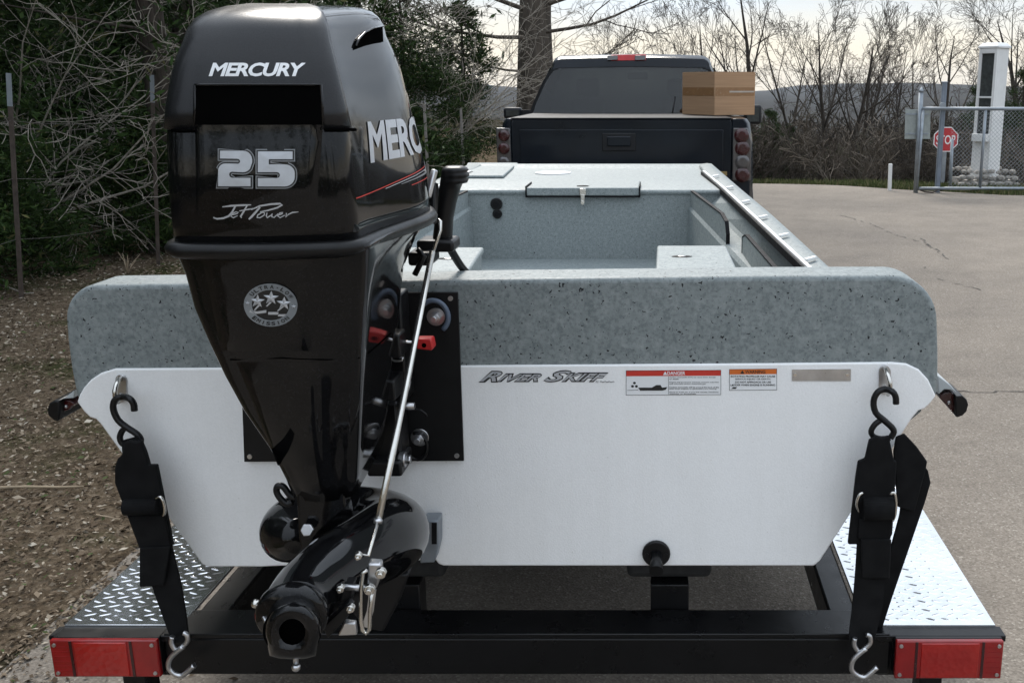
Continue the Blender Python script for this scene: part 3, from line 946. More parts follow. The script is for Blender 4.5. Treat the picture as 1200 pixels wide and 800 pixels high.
# drain fitting
q = onY(769, 647, TY)
dr = MB().disc(q, (0, -1, 0), 0.031, 0.010, 24).build('drain_flange', MT['black'], boat, bevel=0.003)
MB().tube([q+Vector((0, -0.008, -0.003)), q+Vector((0, -0.03, -0.008)), q+Vector((0, -0.055, -0.016))], [0.014, 0.013, 0.0155], 14).build('drain_plug', MT['black'], dr)
for dx in (-0.021, 0.021):
    MB().disc(q+Vector((dx, -0.010, 0)), (0, -1, 0), 0.004, 0.002, 8).build('screw', MT['black'], dr)
# hull number plate
hp = MB().prism(P([(928, 432.5), (997, 432), (997, 446), (928, 446)], TY), (0, -0.0015, 0)).build('hull_plate', MT['zinc'], boat)
for x in (931.5, 993):
    MB().disc(onY(x, 439, TY-0.0015), (0, -1, 0), 0.0035, 0.002, 10).build('rivet', MT['steel'], hp)
# stern eyes
for x, y0, y1 in ((142.5, 438, 471), (1036.5, 427, 462)):
    a = onY(x, y0+6, TY); b = onY(x, y1-10, TY)
    ey = MB().tube([a+Vector((0, -0.0015, 0.010)), a+Vector((0, -0.0015, 0))], 0.013, 16)
    pts_ = arc_px(x, y0+8, 7, 8, 0, 180, 8) + arc_px(x, y1-8, 7, 8, 180, 360, 8)
    ee = MB().prism(P(pts_, TY), (0, -0.004, 0)).build('stern_eye', MT['zinc'], boat, bevel=0.001)
    dz = Vector((0.001, 0, 0))
    MB().tube([a, a+Vector((0, -0.012, 0.003)), a+Vector((0.002, -0.026, -0.006)), (a+b)/2+Vector((0.004, -0.034, 0)), b+Vector((0.004, -0.032, 0)), b+Vector((0.003, -0.022, -0.011)), b+Vector((0, -0.008, -0.006)), b], 0.0052, 10).build('eye_loop', MT['steel'], ee)
# spray rail ends with dark red lamps and black boots
for sgn, lens, boot, lip in ((1, [(1100, 465), (1107, 460), (1115, 459), (1119, 463), (1121, 468), (1121, 489), (1110, 476)], [(1120, 464), (1128, 463.5), (1133, 468), (1135, 474), (1133, 482), (1128, 487), (1122, 489), (1120, 488)], [(1099, 440), (1106, 445), (1115, 452), (1121, 460), (1116, 457), (1107, 456), (1100, 462)]),
                              (-1, [(88, 473), (82, 469), (74, 468.5), (70, 470), (69, 484), (80, 480)], [(70, 469), (63, 469), (57, 473), (54.5, 480), (56, 487), (63, 493), (68, 494), (69.5, 485)], [(87, 457.5), (78, 464), (68, 470.5), (74, 467), (86, 466)])):
    Yb = 2.12
    hs = MB().prism(P(lip, Yb), (0, 0.5, -0.01)).build('spray_rail', MT['hull'], boat, bevel=0.003)
    MB().prism(P(boot, Yb-0.008), (0, 0.10, 0)).build('rubber_boot', MT['black'], hs, bevel=0.004)
    MB().prism(P(lens, Yb+0.01), (0, 0.06, 0)).build('lamp_lens', MT['darkred'], hs, bevel=0.002)
    q = onY(1112 if sgn > 0 else 77.5, 471 if sgn > 0 else 476, Yb+0.01)
    MB().ball(q, 0.0045, 5).build('lamp_screw', MT['zinc'], hs)
# printed letters and warning labels on the transom sheet
def skiff_letters(off):
    m = MB()
    Yp = TY - 0.0008 - (0.0006 if off == 0 else 0)
    S = 0.62
    def put(s, r_):
        P_, Fc, asp = text_geo(s, shear=S, offset=0.010 if off == 0 else 0.062)
        g = 0 if off == 0 else 1.3
        a_, b_ = onY(r_[0]-g, r_[3]+g, Yp), onY(r_[2]+g, r_[1]-g, Yp)
        m.add([(a_.x+(b_.x-a_.x)*u, Yp, a_.z+(b_.z-a_.z)*v) for u, v in P_], Fc)
    put('R', (562, 435.5, 588, 446.7)); put('IVER', (583, 438.5, 634, 446.3))
    put('S', (638, 434.8, 669, 446.6)); put('KIFF', (659, 437.5, 712, 446.2))
    return m
ln = skiff_letters(1).build('name_lettering', MT['decal_black'], boat, recalc=False)
skiff_letters(0).build('letter_fill', MT['silver'], ln, recalc=False)
m = MB(); text_onY(m, 'by', (698, 445.6, 702, 448.6), TY-0.0008, shear=0.3)
m.tube([onY(703+1.0*k, 447.2-.7*math.sin(k*1.3)*(1-.03*k), TY-0.0010) for k in range(18)], .0006, 4); m.build('small_lettering', MT['decal_black'], boat, recalc=False)
def label(rect, hd, head, lines, headmat, name):
    x0, y0, x1, y1 = rect
    Y0 = TY - 0.0006
    lab = MB().prism(P([(x0, y0), (x1, y0-0.6), (x1, y1-0.6), (x0, y1)], Y0), (0, 0.0003, 0)).build(name, MT['decal_black'], boat)
    MB().prism(P([(x0+.5, y0+.5), (x1-.5, y0-.1), (x1-.5, y1-1.1), (x0+.5, y1-.5)], Y0-0.0004), (0, 0.0002, 0)).build('label_field', MT['decal_white'], lab)
    MB().prism(P([(x0+.5, y0+.5), (x1-.5, y0-.1), (x1-.5, y0+hd-.6), (x0+.5, y0+hd)], Y0-0.0008), (0, 0.0002, 0)).build('label_header', headmat, lab)
    return lab, Y0-0.0012
lb, Yt = label((733.5, 434, 845, 463), 6.6, None, None, MT['decal_red'], 'danger_label')
m = MB(); text_onY(m, 'DANGER', (782, 435, 803, 439.2), Yt, offset=0.02)
m.prism(P([(777, 439.2), (779.5, 435), (782, 439.2)], Yt), (0, 0.0001, 0)); m.build('label_letters', MT['decal_white'], lb, recalc=False)
m = MB()
for k, tx in enumerate(['Carbon monoxide (CO) can cause brain damage', 'or death.', None, 'Engine and generator exhaust contains odorless', 'and colorless carbon monoxide gas.', None, 'Carbon monoxide will be around the back of the', 'boat when engines or generators are running.', None, 'Move to fresh air, if you feel nausea, headache,', 'dizziness, or drowsiness.']):
    if tx:
        y = 441.2 + k*1.93
        text_onY(m, tx, (784.5, y, 784.5 + 58*min(1, len(tx)/46.0), y+1.65), Yt, offset=0.012)
m.build('label_text', MT['decal_black'], lb, recalc=False)
m = MB()
m.prism(P([(783.2, 441), (783.6, 441), (783.6, 462), (783.2, 462)], Yt), (0, 0.0001, 0))
m.prism(P([(748, 454), (764, 454), (769, 451), (774, 451), (776, 454), (782, 453.4), (780, 456.5), (776, 457.5), (750, 457.5)], Yt), (0, 0.0001, 0))
m.prism(P([(735, 457), (748, 456.6), (748, 457), (735, 457.4)], Yt), (0, 0.0001, 0))
for dx, dy in ((0, -2.4), (-2.3, 1.5), (2.3, 1.5)):
    m.prism(P(arc_px(743.5+dx, 451+dy, 1.7, 1.5, 0, 330, 8), Yt), (0, 0.0001, 0))
m.build('label_picture', MT['decal_black'], lb, recalc=False)
lb, Yt = label((854.5, 432.5, 910.5, 457.5), 6.2, None, None, MT['decal_orange'], 'warning_label')
m = MB(); text_onY(m, 'WARNING', (873, 433.6, 897, 437.6), Yt, offset=0.02)
m.prism(P([(867.5, 437.6), (870, 433.6), (872.4, 437.6)], Yt), (0, 0.0001, 0))
for k, (tx, wdt) in enumerate((('ROTATING PROPELLER MAY CAUSE', 52), ('SERIOUS INJURY OR DEATH.', 42), ('DO NOT APPROACH OR USE', 42), ('LADDER WHEN ENGINE IS RUNNING.', 53))):
    y = 439.8 + k*3.35
    text_onY(m, tx, (882.5-wdt/2, y, 882.5+wdt/2, y+2.2), Yt, offset=0.02)
m.prism(P([(857, 455.4), (859, 453.4), (864, 453.4), (862, 455.4)], Yt), (0, 0.0001, 0))
m.build('label_text', MT['decal_black'], lb, recalc=False)

# ================================================================== THE TRAILER
tr = thing('boat_trailer', 'black steel boat trailer with diamond plate steps and red tail lamps', 'trailer', (-0.29, 2.0, 0.0))
ZB0, ZB1 = 0.351, 0.454
cb = MB().box((-1.085, 1.93, ZB0), (0.515, 2.0, ZB1-0.012)).build('crossbeam', MT['frame'], tr, bevel=0.006, seg=3)
MB().box((-1.08, 1.927, ZB1-0.0115), (0.51, 2.03, ZB1)).build('beam_cap', MT['frame'], cb, bevel=0.002)
tread_shape = None
for sgn, x0, x1 in ((-1, -1.318, -1.058), (1, 0.462, 0.752)):
    stp = MB().box((x0, 1.962, 0.449), (x1, 3.05, 0.456)).build('step_plate', MT['tread'], tr, bevel=0.001)
    MB().box((min(x0, x1)-0.014, 1.925, 0.436), (max(x0, x1)+0.012, 1.966, 0.4505)).build('step_edge', MT['frame'], tr, bevel=0.002)
    xo = x0-0.004 if sgn < 0 else x1-0.002
    MB().box((xo, 1.966, 0.400), (xo+0.006, 3.05, 0.448)).build('step_skirt', MT['frame'], tr)
    # raised tread lozenges, alternate rows turned the other way
    m = MB()
    r_ = 0
    y = 1.985
    while y < 3.03:
        x = x0 + 0.018 + (0.016 if r_ % 2 else 0)
        while x < x1 - 0.012:
            an = R(24 if r_ % 2 else -24) + (0 if sgn > 0 else 0)
            ca, sa = math.cos(an), math.sin(an)
            L, Wd, H = 0.0135, 0.0036, 0.0011
            q = [(-L, 0, 0), (-L*.5, -Wd, 0), (L*.5, -Wd, 0), (L, 0, 0), (L*.5, Wd, 0), (-L*.5, Wd, 0), (-L*.62, 0, H), (L*.62, 0, H)]
            q = [(x + a_*ca - b_*sa, y + a_*sa + b_*ca, 0.456 + c_) for a_, b_, c_ in q]
            m.add(q, [(0, 1, 6), (1, 2, 7, 6), (2, 3, 7), (3, 4, 7), (4, 5, 6, 7), (5, 0, 6)], False)
            x += 0.034
        y += 0.0195
        r_ += 1
    tw = m.build('tread_pattern', MT['tread'], stp, recalc=False)
    kind(tw, 'stuff')
    # frame rail beside the hull
    xr0, xr1 = (-1.056, -0.986) if sgn < 0 else (0.395, 0.460)
    MB().box((xr0, 2.032, 0.36), (xr1, 6.4, 0.444)).build('side_rail', MT['frame'], tr, bevel=0.006, seg=3)
    # lamps
    px0, px1, py0, py1 = (64, 183, 750, 793) if sgn < 0 else (1048, 1177, 751, 795)
    YL = 1.905
    a, b = onY(px0, py1, YL), onY(px1, py0, YL)
    lamp = MB().box((a.x, YL+0.012, a.z), (b.x, 1.962, b.z)).build('tail_lamp', MT['frame'], tr, bevel=0.002)
    ws = (b.x-a.x)
    cuts = ([0.0, 0.195, 0.21, 0.735, 0.755, 1.0] if sgn < 0 else [0.0, 0.19, 0.215, 0.79, 0.81, 1.0])
    ln_ = MB().box((a.x, YL, a.z), (b.x, YL+0.0125, b.z)).build('red_lens', MT['red_dim'], lamp, bevel=0.003)
    MB().box((a.x+ws*cuts[2]+.004, YL-0.003, a.z+0.004), (a.x+ws*cuts[3]-.004, YL+0.001, b.z-0.004)).build('lens_window', MT['red'], ln_, bevel=0.0025)
    for cc_ in (cuts[1], cuts[4]):
        MB().box((a.x+ws*cc_-.003, YL-0.0012, a.z+0.002), (a.x+ws*cc_+.003, YL+0.001, b.z-0.002)).build('lens_groove', MT['darkred'], ln_)
    for k in range(1, 7):
        zz_ = a.z + .004 + (b.z-a.z-.008)*k/7
        xq0, xq1 = (a.x+.004, a.x+ws*cuts[1]-.006) if sgn < 0 else (a.x+ws*cuts[4]+.006, b.x-.004)
        MB().box((xq0, YL-0.0010, zz_-.0012), (xq1, YL+0.001, zz_+.0012)).build('reflector_rib', MT['red_dim'], ln_)
    for u, v in ((0.045, 0.12), (0.045, 0.88), (0.955, 0.12), (0.955, 0.88)):
        q = Vector((a.x+ws*u, YL, a.z+(b.z-a.z)*v))
        MB().disc(q, (0, -1, 0), 0.0042, 0.003, 10).build('lamp_screw', MT['zinc'], lamp)
    MB().box(((a.x+b.x)/2-0.02+(0.03 if sgn < 0 else -0.03), 1.94, 0.20), ((a.x+b.x)/2+0.06+(0.0 if sgn < 0 else -0.06), 2.0, a.z-0.002)).build('bracket', MT['frame'], tr, bevel=0.003)
    # bracket plate between lamp and beam
    xx = (-1.118, -1.070) if sgn < 0 else (0.490, 0.545)
    MB().box((xx[0], 1.938, 0.345), (xx[1], 1.955, 0.435)).build('bracket', MT['frame'], tr, bevel=0.003)
    # bunks on posts
    bx = -0.015 if sgn > 0 else -0.63
    MB().box((bx-0.055, 2.06, 0.515), (bx+0.141, 5.4, 0.577)).build('bunk', MT['rubber'], tr, bevel=0.015, seg=3)
    MB().box((bx, 2.034, ZB0+0.01), (bx+0.088, 2.09, 0.5145)).build('bunk_post', MT['frame'], tr, bevel=0.003)
    # fender over the wheel
    xf0, xf1 = (0.462, 0.752) if sgn > 0 else (-1.318, -1.058)
    fa = [R(10+16*k) for k in range(11)]
    fo = [Vector((xf0, 3.75+.42*math.cos(a_), .34+.40*math.sin(a_))) for a_ in fa]
    fi = [Vector((xf0, 3.75+.41*math.cos(a_), .34+.39*math.sin(a_))) for a_ in reversed(fa)]
    MB().prism(fo+fi, (xf1-xf0, 0, 0)).build('fender', MT['frame'], tr)
    # wheels
    xw = 0.60 if sgn > 0 else -1.185
    ty = MB()
    prof = [(0.15, -0.09), (0.26, -0.098), (0.30, -0.085), (0.315, -0.05), (0.315, 0.05), (0.30, 0.085), (0.26, 0.098), (0.15, 0.09)]
    rg = [[(xw+t_, 3.75+r__*math.cos(2*math.pi*k/28), 0.323+r__*math.sin(2*math.pi*k/28)) for k in range(28)] for r__, t_ in prof]
    ty.loft([[Vector(p) for p in q] for q in rg], False)
    wh = ty.build('wheel', MT['rubber'], tr)
    MB().disc((xw-0.06, 3.75, 0.323), (1, 0, 0), 0.17, 0.12, 24).build('rim', MT['galv'], wh, bevel=0.01)
MB().box((-1.1, 3.72, 0.29), (0.52, 3.78, 0.35)).build('axle', MT['frame'], tr)
for Y in (3.3, 4.6, 6.33):
    MB().box((-0.984, Y, 0.365), (0.393, Y+0.06, 0.440)).build('cross_member', MT['frame'], tr, bevel=0.004)
MB().box((-0.36, 4.67, 0.30), (-0.28, 7.25, 0.364)).build('tongue', MT['frame'], tr, bevel=0.004)

# ================================================================== TIE-DOWN STRAPS
def strap(label, hookpx, webpts, widths, buckle, tail, lower, loop=None, flip=1):
    t = thing('tie_down_strap', label, 'strap', onY(lower[0], lower[1], 1.90), 0, 'transom tie-down straps')
    # black upper S hook
    Y = 1.935
    up = [onY(x, y, Y - .012*(k < 3)) for k, (x, y) in enumerate(hookpx[0])]
    up2 = [onY(x, y, Y + .002) for x, y in hookpx[1]]
    def soft(pts, k=3):
        outp = []
        n = len(pts)
        for i in range(n-1):
            p0, p1, p2, p3 = pts[max(i-1, 0)], pts[i], pts[i+1], pts[min(i+2, n-1)]
            for j in range(k):
                s_ = j/k
                outp.append(0.5*((2*p1)+(p2-p0)*s_+(2*p0-5*p1+4*p2-p3)*s_*s_+(3*p1-p0-3*p2+p3)*s_**3))
        outp.append(pts[-1])
        return outp
    MB().tube(soft(up), 0.0068, 10).tube(soft(up2), 0.0062, 10).build('upper_hook', MT['black'], t)
    # webbing
    wp2 = soft([onY(x, y, yy) for x, y, yy in webpts], 4)
    wd2 = [widths[min(i//4, len(widths)-1)]*(1-(i % 4)/4) + widths[min(i//4+1, len(widths)-1)]*(i % 4)/4 for i in range(len(wp2))]
    MB().ribbon(wp2, wd2, 0.006, (1, 0, 0)).build('webbing', MT['web'], t)
    # sleeve round the buckle, doubled webbing with raw edges
    for poly, yy, th in buckle['layers']:
        MB().prism(P(poly, yy), (0, th, 0)).build('webbing_fold', MT['web'], t, bevel=0.003)
    x0, y0, x1, y1 = buckle['roll']
    a_, b_ = onY(x0, (y0+y1)/2, 1.905), onY(x1, (y0+y1)/2-1, 1.905)
    MB().tube([a_, b_], (y1-y0)/2*2.05/1150, 14).build('buckle_roll', MT['web'], t)
    for wpts in buckle['wire']:
        MB().tube(soft([onY(x, y, yy) for x, y, yy in wpts]), 0.0032, 8).build('buckle', MT['steel'], t)
    # zinc lower hook
    lx, ly = lower
    Y = 1.885
    lo1 = [(lx-9, ly-25), (lx-10, ly-17), (lx-4, ly-9), (lx+4, ly-14), (lx+9, ly-20), (lx+8, ly-27), (lx+4, ly-29)]
    lo2 = [(lx+4, ly-13), (lx-5, ly-6), (lx-12, ly+2), (lx-13, ly+12), (lx-6, ly+19), (lx+2, ly+21), (lx+9, ly+16), (lx+17, ly+9)]
    MB().tube(soft([onY(x, y, Y) for x, y in lo1]), 0.0055, 10).tube(soft([onY(x, y, Y-0.004) for x, y in lo2]), 0.0058, 10).build('lower_hook', MT['zinc'], t)
    if loop:
        for poly, yy, th in loop:
            MB().prism(P(poly, yy), (0, th, 0)).build('webbing_tail', MT['web'], t, bevel=0.003)
    return t
strap('black webbing tie-down strap on the left end of the transom, over the dark step plate', ([(157.5, 481), (156.5, 473), (152, 467), (145, 465), (138, 466), (133.5, 471), (133, 480), (138.5, 492), (148.6, 500.5), (160, 508), (165, 515), (162.5, 521)], [(148.6, 500), (143, 505), (140.5, 513), (144, 520), (153, 522), (162, 521)]),
      [(153, 513, 1.925), (158, 530, 1.922), (172, 590, 1.915), (186, 650, 1.91), (197, 690, 1.905), (209, 738, 1.90), (211, 752, 1.893)], [0.030, 0.05, 0.06, 0.065, 0.06, 0.042, 0.03],
      {'layers': [([(145, 519), (151, 516), (158, 518), (165, 517), (173, 545), (183, 545), (202, 640), (163, 643), (134, 566), (134, 548), (137, 538), (142, 533)], 1.908, 0.012),
                  ([(163, 642), (199, 640), (192, 686), (163, 688)], 1.896, 0.006),
                  ([(150, 604), (193, 604), (200, 640), (163, 643)], 1.902, 0.005)],
       'roll': (147, 584, 186, 604), 'wire': [[(182, 584, 1.90), (188, 582, 1.896), (192, 590, 1.895), (193, 600, 1.895), (191, 604, 1.90)]]},
      None, (211, 770))
strap('black webbing tie-down strap with a slack loop on the right end of the transom', ([(1050, 473), (1049.5, 465), (1046, 459), (1037, 456), (1028.5, 459.5), (1023.7, 470), (1026, 483), (1035, 491.5), (1044.5, 500), (1047.5, 506), (1043.5, 513)], [(1035, 490.5), (1026, 496.4), (1020.8, 505), (1024, 511.5), (1033, 514), (1043, 513)]),
      [(1033, 515, 1.925), (1030, 540, 1.92), (1025, 600, 1.915), (1021, 660, 1.91), (1016, 710, 1.905), (1010, 745, 1.895), (1010, 755, 1.893)], [0.03, 0.06, 0.068, 0.066, 0.064, 0.056, 0.04],
      {'layers': [([(1019, 516), (1028, 511), (1034, 514), (1042, 511), (1048, 540), (1051, 541), (1049, 580), (1046, 626), (1040, 638), (994, 638), (1003, 560), (1006, 541), (1014, 538)], 1.908, 0.012),
                  ([(1009, 632), (1045, 632), (1043, 678), (1010, 678)], 1.896, 0.006),
                  ([(1007, 608), (1046, 608), (1044, 632), (1005, 632)], 1.902, 0.005)],
       'roll': (1011, 582, 1046, 610), 'wire': [[(1007, 600, 1.90), (1004, 590, 1.896), (1007, 580, 1.895), (1011, 577, 1.897)], [(1043, 579, 1.895), (1048, 577, 1.893), (1050, 588, 1.894), (1049, 602, 1.895), (1046, 610, 1.9)]]},
      None, (1011, 772),
      loop=[([(1046, 548), (1052, 524), (1078, 537), (1088, 552), (1091, 566), (1084, 590), (1064, 648), (1046, 700), (1033, 740), (1012, 748), (1022, 712), (1042, 648), (1054, 604), (1056, 588), (1050, 570)], 1.955, 0.007),
            ([(1047, 530), (1050, 512), (1060, 508), (1075, 524), (1087, 541), (1085, 552), (1072, 600), (1052, 594), (1050, 570)], 1.944, 0.007)])
# ================================================================== THE OUTBOARD MOTOR
MO = Matrix.Translation((-0.62, 1.88, 0.0)) @ Matrix.Rotation(R(5), 4, 'Z')
MOI = MO.inverted()
motor = thing('outboard_motor', 'glossy black 25 jet outboard motor tilted up on the left of the transom', 'outboard motor', (-0.60, 1.6, 0.72), R(5))
CAML = MOI @ Vector((0, 0, EYE))
def pm(px, py, yl):
    """picture point on the motor's own upright plane y = yl"""
    d = MOI.to_3x3() @ ray(px, py)
    return CAML + d * ((yl - CAML.y)/d.y)
def mbuild(m, name, mat, parent=None, **k):
    return m.build(name, mat, parent or motor, MO, **k)
def section(xcn, yr, yf, wr, wm, z, rr=0.035, rf=0.06, nE=16, nC=7, nS=12, bulge=0.3):
    """plan outline of the cowl, rear edge first, counter-clockwise from above"""
    pts = []
    L = yf - yr
    rr = min(rr, wr*0.6); rf = min(rf, wm*0.7, L*0.3)
    def wid(y):
        t = smooth(0, 1, (y-yr)/(L*0.60))
        return wr + (wm-wr)*t + (wm-wr)*.18*smooth(.25, .5, (y-yr)/L)*max(0, 1-abs(y+.1)/.2) - max(0.0, y+.07)*.26*min(1, wm/.12)
    def add(x, y):
        s_ = wid(y)/wr if y > yr + rr else wid(y)/wr
        pts.append((x*s_, y))
    for i in range(nE):
        t = -1 + 2*i/nE
        x = t*(wr-rr)
        add(x, yr - 0.010*(1-t*t))
    for i in range(nC):
        a = math.pi/2*i/nC
        add(wr-rr+rr*math.sin(a), yr+rr-rr*math.cos(a))
    for i in range(nS):
        add(wr, yr+rr+(L-rr-rf)*i/nS)
    for i in range(nC):
        a = math.pi/2*i/nC
        add(wr-rf*0.9+rf*0.9*math.cos(a), yf-rf+rf*math.sin(a))
    for i in range(nE):
        t = 1 - 2*i/nE
        add(t*(wr-rf*0.9), yf)
    for i in range(nC):
        a = math.pi/2*i/nC
        add(-(wr-rf*0.9+rf*0.9*math.sin(a)), yf-rf+rf*math.cos(a))
    for i in range(nS):
        add(-wr, yf-rf-(L-rr-rf)*i/nS)
    for i in range(nC):
        a = math.pi/2*i/nC
        add(-(wr-rr+rr*math.cos(a)), yr+rr-rr*math.sin(a))
    return [Vector((xcn+x, y, z)) for x, y in pts]
COWL = [(1.392, -.452, .13, .1335, .186), (1.42, -.455, .13, .1335, .186), (1.46, -.456, .13, .1325, .183), (1.50, -.455, .13, .131, .178), (1.53, -.453, .125, .1295, .172), (1.558, -.450, .12, .1275, .166),
        (1.585, -.447, .115, .1235, .160), (1.61, -.442, .11, .118, .153), (1.635, -.436, .10, .1125, .146), (1.657, -.427, .09, .1065, .138), (1.676, -.415, .075, .100, .129), (1.692, -.405, .06, .096, .125), (1.705, -.388, .04, .090, .117), (1.714, -.362, .02, .081, .106), (1.7205, -.325, -.01, .066, .088), (1.7245, -.275, -.05, .042, .056), (1.726, -.22, -.10, .016, .022)]
rings = [section(0, yr, yf, wr, wm, z) for z, yr, yf, wr, wm in COWL]
for q in rings:
    for v in q:
        v.z += 0.085*smooth(1.50, 1.72, v.z)*(v.y + .45)
mb = MB().loft(rings, True)
cowl = mbuild(mb, 'cowl', MT['gloss'], smooth=True)
NP = len(rings[0])
bvh_cowl = BVHTree.FromPolygons(mb.v, [f for f in mb.f])
def onshell(bvh, o, d, off):
    h = bvh.ray_cast(Vector(o), Vector(d))
    return None if h[0] is None else h[0] + h[1]*(off if h[1].dot(Vector(d)) < 0 else -off)
def shell_patch(px_grid, bvh, off, name, mat, parent, thick=0.0, skip=None, **k):
    """a grid of picture points laid on the cowl surface"""
    m = MB()
    idx = {}
    for j, row in enumerate(px_grid):
        for i, (x, y) in enumerate(row):
            d = MOI.to_3x3() @ ray(x, y)
            p = onshell(bvh, CAML, d, off)
            if p is not None:
                idx[(i, j)] = len(m.v); m.v.append(p)
    for j in range(len(px_grid)-1):
        for i in range(len(px_grid[0])-1):
            q = [(i, j), (i, j+1), (i+1, j+1), (i+1, j)]
            if all(a in idx for a in q) and not (skip and skip(i, j)):
                m.f.append(tuple(idx[a] for a in q)); m.sm.append(True)
    o = m.build(name, mat, parent, MO, **k)
    if thick:
        md = o.modifiers.new('thick', 'SOLIDIFY'); md.thickness = thick; md.offset = -1.0
    return o
# upper shell over the back, with the wide air slot below it
m = MB()
bi = [i for i in range(NP) if rings[5][i].y < -0.405]      # the rear edge and both corners
first = max(i for i in bi if rings[5][i].x < 0 and i > NP//2 and i in bi)
order = [i for i in range(NP//2, NP) if i in bi] + [i for i in range(0, NP//2) if i in bi]
lev = list(range(5, 16))
def outw(i, j):
    p = rings[j][i]
    a = rings[j][(i-1) % NP]; b = rings[j][(i+1) % NP]
    c = rings[min(j+1, len(rings)-1)][i]; d = rings[max(j-1, 0)][i]
    n = (b-a).cross(c-d)
    return p + (n.normalized() if n.length > 1e-9 else Vector((0, 0, 1)))*0.0045
gridv = [[outw(i, j) for i in order] for j in lev]
for row in gridv:
    m.v.extend(row)
nO = len(order)
slot_x0, slot_x1 = pm(229, 110, -.45).x, pm(377, 110, -.45).x
slot_z1 = pm(300, 99.5, -.45).z
for j in range(len(lev)-1):
    for i in range(nO-1):
        m.f.append((j*nO+i, j*nO+i+1, (j+1)*nO+i+1, (j+1)*nO+i)); m.sm.append(True)
upper = mbuild(m, 'upper_shell', MT['cap'], smooth=True)
md = upper.modifiers.new('thick', 'SOLIDIFY'); md.thickness = 0.0042; md.offset = -1.0
bvh_up = BVHTree.FromPolygons(m.v, m.f)
def rear_pt(px, py, off):
    """point on the rear of the upper shell or the cowl below it"""
    d = MOI.to_3x3() @ ray(px, py)
    for b in (bvh_up, bvh_cowl):
        p = onshell(b, CAML, d, off)
        if p is not None:
            return p
    return pm(px, py, -.46)
def lin(a, b, n):
    return [a + (b-a)*i/n for i in range(n+1)]
# the air slot: a black sheet painted in for the shade inside, lip round it
m = MB()
nx = 16
top = [rear_pt(x, 99.5 + 0.4*((x-303)/74)**2, 0.0013) for x in lin(230, 376.5, nx)]
bot = [rear_pt(x, 146.5 + 0.5*((x-303)/74)**2, 0.0013) for x in lin(228.5, 378.5, nx)]
mid_ = [rear_pt(x, 122, 0.0013) for x in lin(229, 377.5, nx)]
for row in (top, mid_, bot):
    m.v.extend(row)
for r_ in range(2):
    for i in range(nx):
        m.f.append((r_*(nx+1)+i, (r_+1)*(nx+1)+i, (r_+1)*(nx+1)+i+1, r_*(nx+1)+i+1)); m.sm.append(True)
slot = mbuild(m, 'air_slot_shade', MT['void'], smooth=True)
lip = [p + Vector((0, -0.002, 0)) for p in top]
MBl = MB().tube([bot[0]] + [lip[0]] + lip + [bot[-1]], 0.0022, 6)
mbuild(MBl, 'slot_lip', MT['gloss'], slot)
# raised rear panel below the slot
gp = []
PU = [0, .012, .03, .05] + lin(.1, .9, 8) + [.95, .97, .988, 1.0]
for k, y in enumerate(lin(147, 264, 12)):
    f = (y-147)/117
    xl, xr_ = 228.5 + 2*f, 378.5 - 9*f
    gp.append([(xl+(xr_-xl)*u, y) for u in PU])
m = MB()
gridp = [[None]*17 for _ in gp]
for j, row in enumerate(gp):
    for i, (x, y) in enumerate(row):
        d = MOI.to_3x3() @ ray(x, y)
        edge = min(i, 16-i)
        off = (0.0003, 0.002, 0.005, 0.0062, 0.0065)[min(edge, 4)]
        if j == 0: off = 0.0075 if edge > 0 else 0.002
        off *= (1 - smooth(8, 12, j))*.96 + .04
        gridp[j][i] = onshell(bvh_cowl, CAML, d, off) or pm(x, y, -.46)
for row in gridp:
    m.v.extend(row)
for j in range(len(gp)-1):
    for i in range(16):
        m.f.append((j*17+i, (j+1)*17+i, (j+1)*17+i+1, j*17+i+1)); m.sm.append(True)
rp_ = mbuild(m, 'rear_panel', MT['gloss'], smooth=True)
bvh_pan = BVHTree.FromPolygons(m.v, m.f)
# ledge line where the upper shell ends at the sides
for xs in ([379.5, 390, 402, 412], [227.5, 220, 212, 205]):
    pts = [rear_pt(x, 152.5 if x > 300 else 153.5, 0.006) for x in xs]
    mbuild(MB().tube(pts, 0.0025, 6), 'seam', MT['void'], cowl)
# side scoop near the top of the right flank, its shade a black patch
sc_px_top = [(415, 55), (418, 47), (425, 39), (435, 33.5), (447, 31), (458, 33), (463, 38)]
sc_px_bot = [(414.5, 59), (420, 57), (428, 54), (438, 51.5), (448, 50), (457, 47), (463, 42)]
def ray_shell(x, y, off):
    d = MOI.to_3x3() @ ray(x, y)
    return onshell(bvh_cowl, CAML, d, off)
A = [ray_shell(x, y, 0.0022) for x, y in sc_px_top]; B = [ray_shell(x, y, 0.0022) for x, y in sc_px_bot]
ok = [i for i in range(len(A)) if A[i] is not None and B[i] is not None]
m = MB()
m.v = [A[i] for i in ok] + [B[i] for i in ok]
for k in range(len(ok)-1):
    m.f.append((k, len(ok)+k, len(ok)+k+1, k+1)); m.sm.append(True)
sco = mbuild(m, 'side_scoop_shade', MT['void'])
mbuild(MB().tube([A[i]+Vector((0.001, 0, 0.0)) for i in ok], 0.0018, 8), 'scoop_brow', MT['gloss'], sco)
# rim flange between cowl and midsection
rims = [(1.397, .002), (1.395, .009), (1.388, .013), (1.380, .012), (1.374, .006), (1.370, -.004)]
rg = []
for z, o_ in rims:
    rg.append(section(0, -.452-o_, .13+o_, .1335+o_, .186+o_, z, rr=0.04))
rim_o = mbuild(MB().loft(rg, True), 'rim', MT['black'], smooth=True)
